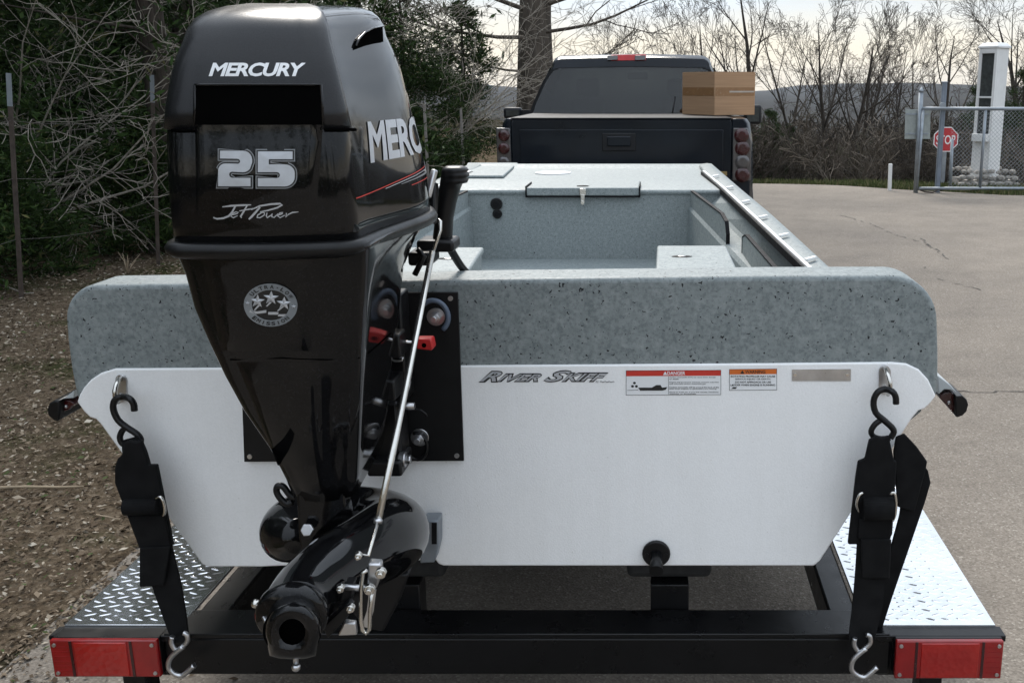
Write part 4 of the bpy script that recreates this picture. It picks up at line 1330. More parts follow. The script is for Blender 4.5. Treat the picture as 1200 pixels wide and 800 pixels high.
# midsection tapering down to the jet pump
rows = [(288, 203, 434, 498, -.448), (296, 206, 433, 494, -.443), (320, 216.5, 432, 480, -.432), (360, 227, 430, 468, -.42), (400, 244, 428, 460, -.405), (440, 263, 426, 449, -.39), (480, 285, 424, 441, -.375), (525, 316, 422, 438, -.355), (560, 334, 420, 436, -.34), (582, 343, 417, 431, -.335)]
rg = []
for py, L_, C_, R_, yr in rows:
    pl_, pc_, pr_ = pm(L_, py, yr+0.015), pm(C_, py, yr+0.015), pm(R_, py, -.15)
    xcn = (pl_.x+pc_.x)/2; wr = (pc_.x-pl_.x)/2
    wm = max(pr_.x - xcn, wr*1.03)
    rg.append(section(xcn, yr, .10 - (py-288)*0.0004, wr, wm, pl_.z, rr=0.022, rf=0.05))
m = MB().loft(rg, True)
midsec = mbuild(m, 'midsection', MT['gloss'], smooth=True)
bvh_mid = BVHTree.FromPolygons(m.v, m.f)
def mid_pt(x, y, off):
    d = MOI.to_3x3() @ ray(x, y)
    return onshell(bvh_mid, CAML, d, off)
for pxs in ([(250, 417), (270, 421), (330, 419), (380, 421), (421, 419)], [(431, 414), (445, 402), (457, 391)], [(233, 287), (262, 287), (336, 287)], [(343, 287.5), (370, 288)]):
    pts = [p for p in (mid_pt(x, y, 0.0006) for x, y in pxs) if p is not None]
    if len(pts) > 1:
        mbuild(MB().tube(pts, 0.0012, 5), 'seam', MT['void'], midsec)
# edge reflection on the midsection's left side, put in as a pale tube
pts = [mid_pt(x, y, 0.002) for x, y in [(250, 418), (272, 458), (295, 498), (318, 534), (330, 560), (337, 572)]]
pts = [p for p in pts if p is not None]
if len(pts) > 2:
    mbuild(MB().tube([q[:3] for q in spline([tuple(p) for p in pts], 3)], .0016, 6), 'edge_glint', MT['galv'], midsec)
def mid_panel(rows, off, name):
    m = MB()
    us = [0, .04, .09] + lin(.16, .84, 6) + [.91, .96, 1.0]
    n = len(us)
    for j, (y, xl, xr_) in enumerate(rows):
        for i, u in enumerate(us):
            e = min(i, n-1-i); ej = min(j, len(rows)-1-j)
            o_ = off*(0.05, .55, 1.0)[min(e, 2)]*(0.05, .7, 1.0)[min(ej, 2)]
            m.v.append(mid_pt(xl+(xr_-xl)*u, y, o_) or pm(xl+(xr_-xl)*u, y, -.41))
    for j in range(len(rows)-1):
        for i in range(n-1):
            m.f.append((j*n+i, (j+1)*n+i, (j+1)*n+i+1, j*n+i+1)); m.sm.append(True)
    return mbuild(m, name, MT['gloss'], midsec, smooth=True)
mid_panel([(y, 236+(y-296)*.20, 372-(y-296)*.06) for y in lin(296, 411, 12)], .005, 'leg_panel')
mid_panel([(y, 277+(y-424)*.40, 376+(y-424)*.02) for y in lin(424, 545, 12)], .004, 'leg_panel')
bvh_lp = None
# --- lettering on the rear
def flat_on(bvh, rect, s, off, name, mat, parent, fallback, mul=1.0, **k):
    P_, Fc, asp = text_geo(s, **k)
    m = MB()
    for u, v in P_:
        x = rect[0] + (rect[2]-rect[0])*u; y = rect[3] + (rect[1]-rect[3])*v
        d = MOI.to_3x3() @ ray(x, y)
        p = onshell(bvh, CAML, d, off)
        m.v.append(p if p is not None else pm(x, y, fallback))
    m.f = list(Fc); m.sm = [False]*len(Fc)
    return mbuild(m, name, mat, parent, recalc=False)
flat_on(bvh_up, (245, 74, 358.5, 90), 'MERCURY', 0.0012, 'brand_lettering', MT['decal_white'], upper, -.46, shear=0.28, offset=0.034, spacing=0.92, sub=0.3)
def poly_on(bvh, loops, off, name, mat, parent, sub=5.0):
    """a filled picture-space polygon laid on a shell"""
    bm = bmesh.new()
    for lp in loops:
        bm.faces.new([bm.verts.new((x, y, 0)) for x, y in lp])
    bm.normal_update()
    bmesh.ops.triangulate(bm, faces=bm.faces)
    bm.verts.ensure_lookup_table(); bm.verts.index_update()
    m = MB()
    for v in bm.verts:
        d = MOI.to_3x3() @ ray(v.co.x, v.co.y)
        p = onshell(bvh, CAML, d, off)
        m.v.append(p if p is not None else pm(v.co.x, v.co.y, -.46))
    m.f = [tuple(v.index for v in f.verts) for f in bm.faces]; m.sm = [False]*len(m.f)
    bm.free()
    return mbuild(m, name, mat, parent, recalc=False)
# the figures 2 and 5 (crop coordinates of the decal, 7.27 per picture pixel)
def dq(pts):
    return [(230 + x/7.27, 160 + y/7.27) for x, y in pts]
def arcp(cx, cy, rx, ry, a0, a1, n=6):
    return [(cx + rx*math.cos(R(a0+(a1-a0)*i/n)), cy + ry*math.sin(R(a0+(a1-a0)*i/n))) for i in range(n+1)]
two = [(205, 122), (405, 122)] + arcp(405, 205, 75, 83, -90, 30, 7) + arcp(400, 225, 78, 80, 40, 90, 4) + [(310, 300)] + arcp(305, 325, 22, 25, 270, 90, 4) + [(300, 352), (465, 352), (465, 424), (190, 424), (190, 290)] + arcp(250, 290, 60, 60, 180, 270, 5) + [(345, 232)] + arcp(352, 212, 25, 22, 90, -90, 5) + [(205, 188)]
five = [(527, 128), (822, 128), (822, 194), (620, 194), (620, 238), (760, 238)] + arcp(755, 310, 85, 72, -90, 0, 6) + arcp(755, 345, 85, 80, 0, 90, 6) + [(527, 425), (527, 354), (690, 354)] + arcp(690, 329, 25, 25, 90, -90, 5) + [(527, 304)]
def grow(lp, d):
    n = len(lp); out_ = []
    A_ = sum(lp[i][0]*lp[(i+1) % n][1]-lp[(i+1) % n][0]*lp[i][1] for i in range(n))
    sg = 1 if A_ > 0 else -1
    for i in range(n):
        a, b, c = lp[i-1], lp[i], lp[(i+1) % n]
        e1 = Vector((b[0]-a[0], b[1]-a[1])); e2 = Vector((c[0]-b[0], c[1]-b[1]))
        if e1.length < 1e-6 or e2.length < 1e-6:
            out_.append(b); continue
        e1.normalize(); e2.normalize()
        nn = Vector((e1.y+e2.y, -(e1.x+e2.x)))*sg
        if nn.length < 1e-3:
            out_.append(b); continue
        nn.normalize(); k_ = 1/max(0.5, nn.dot(Vector((e1.y, -e1.x))*sg))
        out_.append((b[0]+nn.x*d*k_, b[1]+nn.y*d*k_))
    return out_
o25 = poly_on(bvh_pan, [dq(grow(two, 20)), dq(grow(five, 20))], 0.0006, 'number_outline', MT['decal_grey'], rp_)
poly_on(bvh_pan, [dq(grow(two, 12)), dq(grow(five, 12))], 0.0010, 'number_gap', MT['decal_black'], o25)
poly_on(bvh_pan, [dq(two), dq(five)], 0.0014, 'number', MT['silver'], o25)
# brush script under the figures: strokes of varying width
def strokes(defs, off):
    m = MB()
    for pts in defs:
        n = len(pts)
        Ls, Rs = [], []
        for i, (x, y, wd) in enumerate(pts):
            a = pts[max(i-1, 0)]; b = pts[min(i+1, n-1)]
            dx, dy = b[0]-a[0], b[1]-a[1]
            l_ = math.hypot(dx, dy) or 1
            nx_, ny_ = -dy/l_*wd/2, dx/l_*wd/2
            Ls.append((x+nx_, y+ny_)); Rs.append((x-nx_, y-ny_))
        b0 = len(m.v)
        for q in Ls + Rs:
            x, y = dq([q])[0]
            d = MOI.to_3x3() @ ray(x, y)
            p = onshell(bvh_pan, CAML, d, off)
            m.v.append(p if p is not None else pm(x, y, -.46))
        for i in range(n-1):
            m.f.append((b0+i, b0+i+1, b0+n+i+1, b0+n+i)); m.sm.append(False)
    return m
st = [
    [(225, 598, 8), (300, 588, 16), (400, 583, 16), (470, 580, 8)],                                        # J top bar
    [(335, 592, 14), (310, 640, 16), (280, 675, 18), (235, 694, 16), (180, 700, 14), (150, 690, 10), (155, 682, 6)],   # J stem and hook
    [(300, 668, 8), (350, 655, 10), (362, 645, 10), (340, 640, 10), (310, 655, 12), (298, 678, 12), (318, 690, 10), (355, 672, 6)],  # e
    [(440, 578, 10), (410, 630, 15), (380, 680, 15), (390, 692, 10)],                                       # t
    [(370, 632, 8), (450, 618, 12), (520, 606, 6)],                                                         # t bar
    [(545, 600, 14), (510, 640, 18), (475, 680, 20), (450, 704, 12)],                                       # P stem
    [(470, 622, 8), (540, 590, 14), (640, 574, 16), (715, 570, 16), (735, 580, 14), (690, 605, 14), (610, 628, 12), (545, 640, 8)],  # P bowl
    [(560, 645, 10), (525, 668, 12), (520, 688, 12), (545, 690, 10), (580, 668, 10), (585, 648, 9), (562, 645, 7)],   # o
    [(605, 648, 8), (598, 672, 13), (605, 690, 12), (640, 668, 9), (648, 655, 9), (645, 682, 12), (665, 688, 10), (700, 655, 8)],   # w
    [(690, 672, 8), (735, 655, 10), (740, 645, 9), (715, 648, 10), (695, 675, 12), (715, 690, 10), (755, 668, 7)],   # e
    [(770, 650, 10), (765, 685, 13), (785, 662, 10), (820, 645, 12), (872, 640, 6)],                         # r
]
mbuild(strokes(st, 0.0012), 'script_lettering', MT['silver'], rp_, recalc=False)
# oval badge on the midsection
bc = (318.7, 355)
def bpt(u, v, off=0.0015):
    off = off + .0052
    """badge coordinates in units of its radius"""
    x, y = bc[0] + u*31 + v*1.2, bc[1] - v*25.0 + u*1.6
    p = mid_pt(x, y, off)
    return p if p is not None else pm(x, y, -.43)
m = MB()
N_ = 40
for k in range(N_):
    a0, a1 = 2*math.pi*k/N_, 2*math.pi*(k+1)/N_
    m.add([bpt(math.cos(a0), math.sin(a0), .002), bpt(math.cos(a1), math.sin(a1), .002), bpt(.70*math.cos(a1), .70*math.sin(a1), .002), bpt(.70*math.cos(a0), .70*math.sin(a0), .002)], [(0, 1, 2, 3)])
badge = mbuild(m, 'badge', MT['galv'], midsec)
m = MB()
m.add([bpt(.70*math.cos(2*math.pi*k/N_), .70*math.sin(2*math.pi*k/N_), .0012) for k in range(N_)], [tuple(range(N_))])
mbuild(m, 'badge_field', MT['decal_black'], badge, recalc=False)
m = MB()
def star(cu, cv, r1, off):
    pts = []
    for k in range(10):
        a = math.pi/2 + math.pi*k/5
        rr_ = r1 if k % 2 == 0 else r1*0.42
        pts.append((cu+rr_*math.cos(a), cv+rr_*math.sin(a)*1.12))
    b = [bpt(u, v, off) for u, v in pts] + [bpt(cu, cv, off+0.002)]
    m.add(b, [(k, (k+1) % 10, 10) for k in range(10)])
star(-.50, .14, .29, .0018); star(0.0, .33, .30, .0018); star(.49, .10, .29, .0018)
star(-.86, .05, .10, .0028); star(.86, .0, .10, .0028)
for x0, y0, x1, y1 in ((-.62, -.28, -.45, .0), (-.18, -.08, -.05, .14), (.24, -.26, .45, .0)):
    m.add([bpt(x0, y0, .0018), bpt(x0+.06, y0, .0018), bpt(x1+.1, y1, .0018), bpt(x1, y1, .0018)], [(0, 1, 2, 3)])
for rr_ in ([(-.78, -.38), (-.5, -.44), (-.15, -.36), (-.15, -.24), (-.5, -.33), (-.76, -.28)], [(-.08, -.45), (.3, -.42), (.3, -.30), (-.08, -.32)], [(.28, -.5), (.62, -.5), (.66, -.38), (.32, -.40)]):
    m.add([bpt(u, v, .0020) for u, v in rr_], [tuple(range(len(rr_)))])
mbuild(m, 'badge_stars', MT['silver'], badge, recalc=False)
m = MB()
def ring_text(s, a0, a1, rad, flip):
    n = len(s)
    for i, ch in enumerate(s):
        if ch == ' ':
            continue
        a = R(a0 + (a1-a0)*(i/(n-1)))
        P_, Fc, asp = text_geo(ch, offset=0.03)
        hh, wd = 0.17, (0.15 if ch not in 'I-' else (0.04 if ch == 'I' else 0.06))
        if ch == '-': hh = 0.04
        er = (math.cos(a), math.sin(a)); et = (math.sin(a), -math.cos(a))
        if flip:
            er = (-er[0], -er[1]); et = (-et[0], -et[1])
        c0 = (rad*math.cos(a), rad*math.sin(a))
        m.add([bpt(c0[0]+et[0]*(u-.5)*wd+er[0]*(v-.5)*hh, c0[1]+et[1]*(u-.5)*wd+er[1]*(v-.5)*hh, .0026) for u, v in P_], Fc)
ring_text('ULTRA-LOW', 146, 32, .85, False)
ring_text('EMISSION', 228, 318, .85, True)
mbuild(m, 'badge_lettering', MT['decal_black'], badge, recalc=False)
# --- decals on the right flank
def flank(s, y0, y1, z0, z1, slope, off, name, mat, **k):
    P_, Fc, asp = text_geo(s, sub=0.12, **k)
    m = MB(); okv = []
    for u, v in P_:
        y = y0 + (y1-y0)*u
        z = z0 + (z1-z0)*v + slope*u
        p = onshell(bvh_cowl, (0.6, y, z), (-1, 0, 0), off)
        okv.append(p is not None)
        m.v.append(p if p is not None else Vector((0.15, y, z)))
    m.f = [f for f in Fc if all(okv[i] for i in f)]; m.sm = [False]*len(m.f)
    return mbuild(m, name, mat, cowl, recalc=False)
flank('MERCURY', -.345, .115, 1.501, 1.565, .0, .0014, 'side_lettering', MT['silver'], shear=0.22, offset=0.034, spacing=0.96)
flank('FOURSTROKE', -.10, .115, 1.466, 1.486, .006, .0014, 'side_small_lettering', MT['silver'], shear=0.2, offset=0.012)
def flank_strip(pts, wd, name, mat):
    m = MB(); prev = None
    n = len(pts)
    for i, (y, z) in enumerate(pts):
        q0 = onshell(bvh_cowl, (0.6, y, z-wd[i]/2), (-1, 0, 0), .0012); q1 = onshell(bvh_cowl, (0.6, y, z+wd[i]/2), (-1, 0, 0), .0012)
        if q0 is None or q1 is None:
            prev = None; continue
        b = len(m.v); m.v += [q0, q1]
        if prev is not None:
            m.f.append((prev, b, b+1, prev+1)); m.sm.append(True)
        prev = b
    return mbuild(m, name, mat, cowl, recalc=False)
yy = lin(-.425, .08, 24)
flank_strip([(y, 1.456 + .024*smooth(-.42, .0, y)) for y in yy], [0.0016]*25, 'side_stripe', MT['decal_red'])
flank_strip([(y, 1.453 + .022*smooth(-.42, .0, y)) for y in yy[6:]], [0.0012]*19, 'side_stripe', MT['silver'])
flank_strip([(y, 1.452 + .016*smooth(-.42, .0, y)) for y in yy[9:]], [0.001 + 0.006*smooth(-.25, 0.05, y) for y in yy[9:]], 'side_stripe', MT['decal_grey'])
flank_strip([(y, 1.446 + .012*smooth(-.42, .0, y)) for y in yy[11:]], [0.0014]*14, 'side_stripe', MT['decal_red'])

# --- jet pump: scroll housing, outlet elbow, nozzle
def q3(px, py, y): return pm(px, py, y)
def spline(pts, k=5):
    o_ = []
    n = len(pts)
    for i in range(n-1):
        p0, p1, p2, p3 = pts[max(i-1, 0)], pts[i], pts[i+1], pts[min(i+2, n-1)]
        for j in range(k):
            s_ = j/k
            o_.append(tuple(0.5*((2*p1[a])+(p2[a]-p0[a])*s_+(2*p0[a]-5*p1[a]+4*p2[a]-p3[a])*s_*s_+(3*p1[a]-p0[a]-3*p2[a]+p3[a])*s_**3) for a in range(len(p1))))
    o_.append(tuple(pts[-1]))
    return o_
ctrl = []
for px, py, yl, r_ in [(352, 628, -.26, .030), (341, 624, -.20, .055), (355, 613, -.12, .060), (398, 606, -.04, .064), (440, 611, -.04, .068), (459, 622, -.13, .0715), (448, 634, -.24, .070), (424, 648, -.33, .064), (394, 664, -.41, .058), (367, 686, -.485, .053), (350, 706, -.545, .049), (345, 717, -.58, .047)]:
    p = q3(px, py, yl)
    ctrl.append((p.x, p.y, p.z, r_))
sp_ = spline(ctrl, 6)
pump = mbuild(MB().tube([q[:3] for q in sp_], [q[3] for q in sp_], 28), 'pump_housing', MT['gloss'], smooth=True)
# neck plate and bolt between midsection and pump
nk = [pm(x, y, -.336) for x, y in ((347, 572), (404, 572), (405, 596), (392, 608), (376, 622), (362, 640), (354, 650), (350, 632))]
mbuild(MB().prism(nk, (0, 0.09, 0)), 'neck', MT['gloss'], bevel=0.004)
q = pm(361, 620, -.349)
mbuild(MB().disc(q, (0, -1, 0.3), .0115, .008, 6), 'bolt', MT['zinc'], bevel=0.0015)
mbuild(MB().prism([pm(x, y, -.375) for x, y in ((352, 652), (378, 640), (374, 648), (358, 655))], (0, 0.02, 0)), 'bolt_lug', MT['black'], bevel=0.003)
# outlet flange and nozzle
c = pm(344, 716, -.575); c2 = pm(342, 742, -.66)
ax = Vector((0, -1, -0.12)).normalized()
fl = MB().tube([c-ax*.012, c, c+ax*.014, c+ax*.02], [.045, .0515, .0515, .047], 32)
flange = mbuild(fl, 'outlet_flange', MT['gloss'], smooth=True)
# nozzle body: round-topped, flat-bottomed shell drawn toward the hole
def nozz(px_pts, yl):
    return [pm(x, y, yl) for x, y in px_pts]
def dshape(cx, top, half, bottom, k=0.0):
    pts = [(cx-half*.82, bottom-3), (cx-half*.5, bottom), (cx, bottom+1), (cx+half*.5, bottom), (cx+half*.82, bottom-3)]
    cy = top + half
    arc = [(cx+half*math.cos(R(a)), cy-half*.98*math.sin(R(a))) for a in lin(-25, 205, 20)]
    return pts + arc
def bore(r):
    o_ = []
    for x, y in dshape(343, 714, 25, 765):
        a = math.atan2(y-740, x-343)
        o_.append((342.5+r*math.cos(a), 740+r*math.sin(a)))
    return o_
yl0, yl1 = -.60, -.665
rg = [nozz(dshape(344, 692, 33, 767), yl0+.02), nozz(dshape(344, 697, 33, 768), yl0), nozz(dshape(343, 706, 33, 771), -.645), nozz(dshape(343, 709, 30, 769), yl1+.004), nozz(dshape(343, 714, 25, 765), yl1), nozz(bore(15.5), yl1+.001), nozz(bore(14.8), yl1+.03)]
noz = mbuild(MB().loft(rg, False), 'nozzle', MT['gloss'], smooth=True)
hc = pm(342, 740, yl1+.02)
mbuild(MB().disc(hc, (0, 1, 0), .040, .002, 24), 'nozzle_bore', MT['void'], noz)
q = pm(347, 776, -.63)
mbuild(MB().tube([q+Vector((0, 0, .014)), q], .004, 8).ball(q+Vector((0, -.002, -.006)), .0065, 6), 'drain_screw', MT['zinc'], noz)
# reverse gate arms and their pins
arm = MB().bar(pm(306, 706, -.56), pm(318, 728, -.60), .006, .020, (0, 1, 0)); mbuild(arm, 'gate_arm', MT['zinc'], bevel=0.002)
mbuild(MB().ball(pm(300, 707, -.565), .007, 6).tube([pm(300, 707, -.565), pm(312, 707, -.56)], .004, 8), 'gate_pin', MT['steel'])
mbuild(MB().prism([pm(x, y, -.54) for x, y in ((378, 735), (407, 707), (413, 711), (408, 722), (384, 748))], (0, .02, 0)), 'gate_arm', MT['black'], bevel=0.002)
mbuild(MB().prism([pm(x, y, -.52) for x, y in ((403, 686), (414, 686), (411, 706), (397, 707))], (0, .03, 0)), 'gate_bracket', MT['black'], bevel=0.002)
mbuild(MB().prism([pm(x, y, -.52) for x, y in ((380, 676), (400, 690), (398, 706), (382, 706))], (0, .03, 0)), 'gate_bracket', MT['black'], bevel=0.003)
gl = MB().prism([pm(x, y, -.53) for x, y in ((403, 729), (416, 730), (418.5, 744), (396, 745))], (0, .012, 0)); mbuild(gl, 'gate_tab', MT['zinc'], bevel=0.002)
mbuild(MB().prism([pm(x, y, -.535) for x, y in ((431, 660), (446, 661), (447, 674), (441, 690), (430, 690))], (0, .02, 0)), 'link_plate', MT['zinc'], bevel=0.003)
for x, y, r_ in ((447, 669, .0085), (434, 688, .0085), (412, 710, .0065), (400, 687, .006), (421, 649, .0055)):
    p = pm(x, y, -.545)
    mbuild(MB().disc(p, (0, -1, 0), r_, .010, 8).disc(p+Vector((0, -.010, 0)), (0, -1, 0), r_*.55, .006, 8), 'link_bolt', MT['steel'], bevel=0.001)
mbuild(MB().tube([pm(399, 687, -.535), pm(436, 689, -.535)], .005, 8), 'link_pin', MT['zinc'])
lk = [pm(x, y, -.552) for x, y in ((430, 668), (425, 671), (423, 690), (423, 725), (425, 738), (429, 742), (433, 737), (434, 712), (436, 690))]
mbuild(MB().tube(lk, .0032, 8), 'link_loop', MT['steel'])
mbuild(MB().ribbon([pm(437, 690, -.548), pm(434, 715, -.55), pm(428, 734, -.55)], .010, .002, (1, 0, 0)), 'link_strip', MT['zinc'])
# shift rod: hooked top, thick sleeve, thin lower end
topy, boty = -.10, -.50
def rodp(x, y, t): return pm(x, y, topy + (boty-topy)*t)
sleeve = MB().tube([rodp(506.5, 295, 0.05), rodp(480, 432, .4), rodp(462, 521, .65), rodp(443, 611, .86)], .0056, 12)
rod = mbuild(sleeve, 'shift_rod', MT['steel'])
mbuild(MB().tube([rodp(513.5, 258, 0), rodp(516, 259, 0), rodp(516, 270, .01), rodp(507, 297, .05)], .0034, 8), 'rod_end', MT['steel'], rod)
mbuild(MB().tube([rodp(443, 609, .86), rodp(431, 651, 1.0), rodp(424, 650, 1.0)], .0034, 8).ball(rodp(420, 649, 1.0), .0055, 5), 'rod_end', MT['steel'], rod)
mbuild(MB().tube([rodp(443.5, 608, .855), rodp(442.5, 613, .865)], .0068, 12), 'rod_collar', MT['zinc'], rod)
mbuild(MB().tube([rodp(477.5, 446, .43), rodp(475.5, 456, .455)], .0064, 10), 'rod_collar', MT['zinc'], rod)
# intake shoe under the pump and the fins behind
sh = [pm(x, y, -.16) for x, y in ((400, 668), (480, 672), (470, 700), (449, 741), (430, 738), (410, 716))]
mbuild(MB().prism(sh, (0, .16, 0)), 'intake_shoe', MT['black'], bevel=0.006)
# hose loop on the left of the pump
hl = [(343, 588), (336, 590), (328, 583), (324, 575), (326, 569), (332, 570), (340, 580), (347, 583)]
mbuild(MB().tube([q[:3] for q in spline([tuple(pm(x, y, -.31)) for x, y in hl], 4)], .0058, 8), 'hose', MT['black'])
# aluminium bracket on the transom to the right of the pump
m = MB().prism([Vector(onY(x, y, 1.93)) for x, y in ((495, 610), (513.5, 610), (513.5, 640), (509, 659), (492, 660))], (0, .045, 0))
brk = m.build('transom_bracket', MT['galv'], boat, bevel=0.003)
MB().prism([Vector(onY(x, y, 1.929)) for x, y in ((506, 612), (512, 612), (512, 637), (506, 637))], (0, -.001, 0)).build('bracket_slot', MT['edge'], brk)
# clamp bracket between plate and motor: stacked castings, pin, red lock, bolts
def wbox(name, mat, x0, y0, x1, y1, Y0, Y1, bv=0.004):
    a, b = onY(x0, y1, Y0), onY(x1, y0, Y0)
    m = MB().box((a.x, Y0, a.z), (b.x, Y1, b.z))
    return m.build(name, mat, motor, bevel=bv)
wbox('clamp_bracket', MT['black'], 395, 345, 469, 470, 1.90, 1.965)
wbox('clamp_bracket', MT['black'], 400, 470, 466, 556, 1.89, 1.965, 0.008)
wbox('swivel_bracket', MT['black'], 395, 392, 468, 420, 1.82, 1.87)
wbox('swivel_bracket', MT['black'], 400, 446, 462, 470, 1.80, 1.87)
wbox('clamp_foot', MT['black'], 430, 540, 470, 559, 1.86, 1.95, 0.006)
q = onY(468, 538, 1.885)
m = MB().disc(q, (1, 0, 0), .016, .014, 16).disc(q+Vector((.014, 0, 0)), (1, 0, 0), .010, .010, 6); m.build('pivot_nut', MT['zinc'], motor, bevel=0.002)
MB().tube([onY(466, 475.5, 1.88), onY(486, 475.5, 1.88)], .0075, 12).build('tilt_pin', MT['zinc'], motor)
MB().tube([onY(x, y, 1.88) for x, y in ((486, 479), (494, 481), (499, 485), (500, 488))], .0022, 6).build('pin_wire', MT['black'], motor)
wr_ = [onY(x, y, 1.87) for x, y in ((484, 401), (470, 400), (467, 404), (467, 414), (470, 419))]
MB().tube(wr_, .003, 8).build('lock_wire', MT['zinc'], motor)
MB().tube([onY(x, y, 1.87) for x, y in ((455, 421), (464, 423), (471, 422), (472, 418))], .0025, 8).build('lock_wire', MT['zinc'], motor)
MB().prism([onY(x, y, 1.86) for x, y in ((487, 397.5), (505, 397), (506, 401), (507.5, 409), (505, 411), (488, 409))], (0, .03, 0)).build('lock_lever', MT['redplastic'], motor, bevel=0.003)
MB().disc(onY(497, 404.5, 1.8595), (0, -1, 0), .0045, .001, 12).build('lever_hole', MT['void'], motor)
# folded tiller handle with finger grip, bracket and cable
tl = [(513, 290, 506, 528), (512, 262, 509, 530), (514, 240, 511, 534), (518, 212, 516, 540), (519, 200, 518, 547), (520, 195, 519, 549), (523, 193.5, 522, 545)]
Yt0 = 2.03
rg = []
for y_, (xl, xr_, dep) in ((291, (507, 529, .020)), (275, (508, 530, .024)), (255, (510.5, 531, .026)), (236, (513, 535, .026)), (222, (515, 539, .026)), (215, (516, 542, .027)), (213, (516, 547.5, .028)), (209, (516.5, 549, .029)), (207.5, (517, 546.5, .028)), (205.5, (517, 549.5, .029)), (202, (517.5, 549.5, .029)), (200.5, (517.5, 547, .028)), (198.5, (518, 549, .029)), (195.5, (519, 547, .026)), (193.5, (523, 542, .016))):
    a, b = onY(xl, y_, Yt0), onY(xr_, y_ + (2 if y_ < 215 else 0), Yt0)
    cx_, hw_ = (a+b)/2, (b.x-a.x)/2
    rg.append([cx_ + Vector((hw_*(abs(math.cos(t))**.6)*(1 if math.cos(t) > 0 else -1), dep*math.sin(t), 0)) for t in [2*math.pi*k/20 for k in range(20)]])
til = MB().loft(rg, True).build('tiller_handle', MT['black'], motor, smooth=True)
wbox('tiller_bracket', MT['black'], 488, 282, 531, 296, 1.985, 2.06, 0.006)
wbox('tiller_bracket', MT['black'], 478, 296, 505, 312, 1.95, 2.03, 0.006)
MB().tube([q[:3] for q in spline([tuple(onY(x, y, Y)) for x, y, Y in ((526, 288, 2.04), (532, 299, 2.06), (541, 313, 2.10), (551, 324, 2.16), (560, 334, 2.25))], 5)], .0085, 10).build('tiller_cable', MT['black'], motor)
MB().bar(onY(501, 232, 1.96), onY(509.5, 199, 1.98), .012, .012).build('carry_lever', MT['zinc'], motor, bevel=0.003)
MB().bar(onY(507, 262, 1.96), onY(509, 214, 1.98), .012, .020).build('carry_lever', MT['black'], motor, bevel=0.003)
MB().tube([onY(x, y, 1.94) for x, y in ((489, 292, ), (497, 300), (486, 322))], .006, 8).build('hose', MT['black'], motor)

# ================================================================== THE TRUCK
TY0 = 7.4
TX = -0.225
truck = thing('pickup_truck', 'black pickup truck hitched ahead of the boat with dark tinted rear window', 'truck', (TX, 9.0, 0.0))
def tb(m, name, mat, parent=None, **k): return m.build(name, mat, parent or truck, **k)
zt = onY(700, 140, TY0).z
a, b = onY(599, 140, TY0), onY(857.5, 140, TY0)
# tailgate with a rolled top edge, a recessed handle and a shallow pressed field
tg = MB().prism([Vector((a.x, TY0, .62)), Vector((b.x, TY0, .62)), Vector((b.x, TY0, zt-.02)), Vector((b.x-.01, TY0+.012, zt)), Vector((a.x+.01, TY0+.012, zt)), Vector((a.x, TY0, zt-.02))], (0, .07, 0))
gate_ = tb(tg, 'tailgate', MT['paint'], bevel=0.008, seg=3)
z1, z0 = onY(700, 152, TY0).z, .74
tb(MB().box((a.x+.06, TY0-.006, z0), (b.x-.06, TY0+.004, z1)), 'tailgate_panel', MT['paint'], gate_, bevel=0.006, seg=3)
ha, hb = onY(706, 177, TY0), onY(745, 156, TY0)
tb(MB().box((ha.x, TY0-.016, ha.z), (hb.x, TY0-.004, hb.z)), 'handle_bezel', MT['truck_trim'], gate_, bevel=0.010, seg=3)
hd = MB().box((ha.x+.035, TY0-.030, ha.z+.035), (hb.x-.035, TY0-.014, hb.z-.022))
tb(hd, 'handle', MT['paint'], gate_, bevel=0.010, seg=3)
tb(MB().box((a.x, TY0+.005, zt+.001), (b.x, TY0+.085, zt+.012)), 'tailgate_cap', MT['truck_trim'], gate_, bevel=0.003)
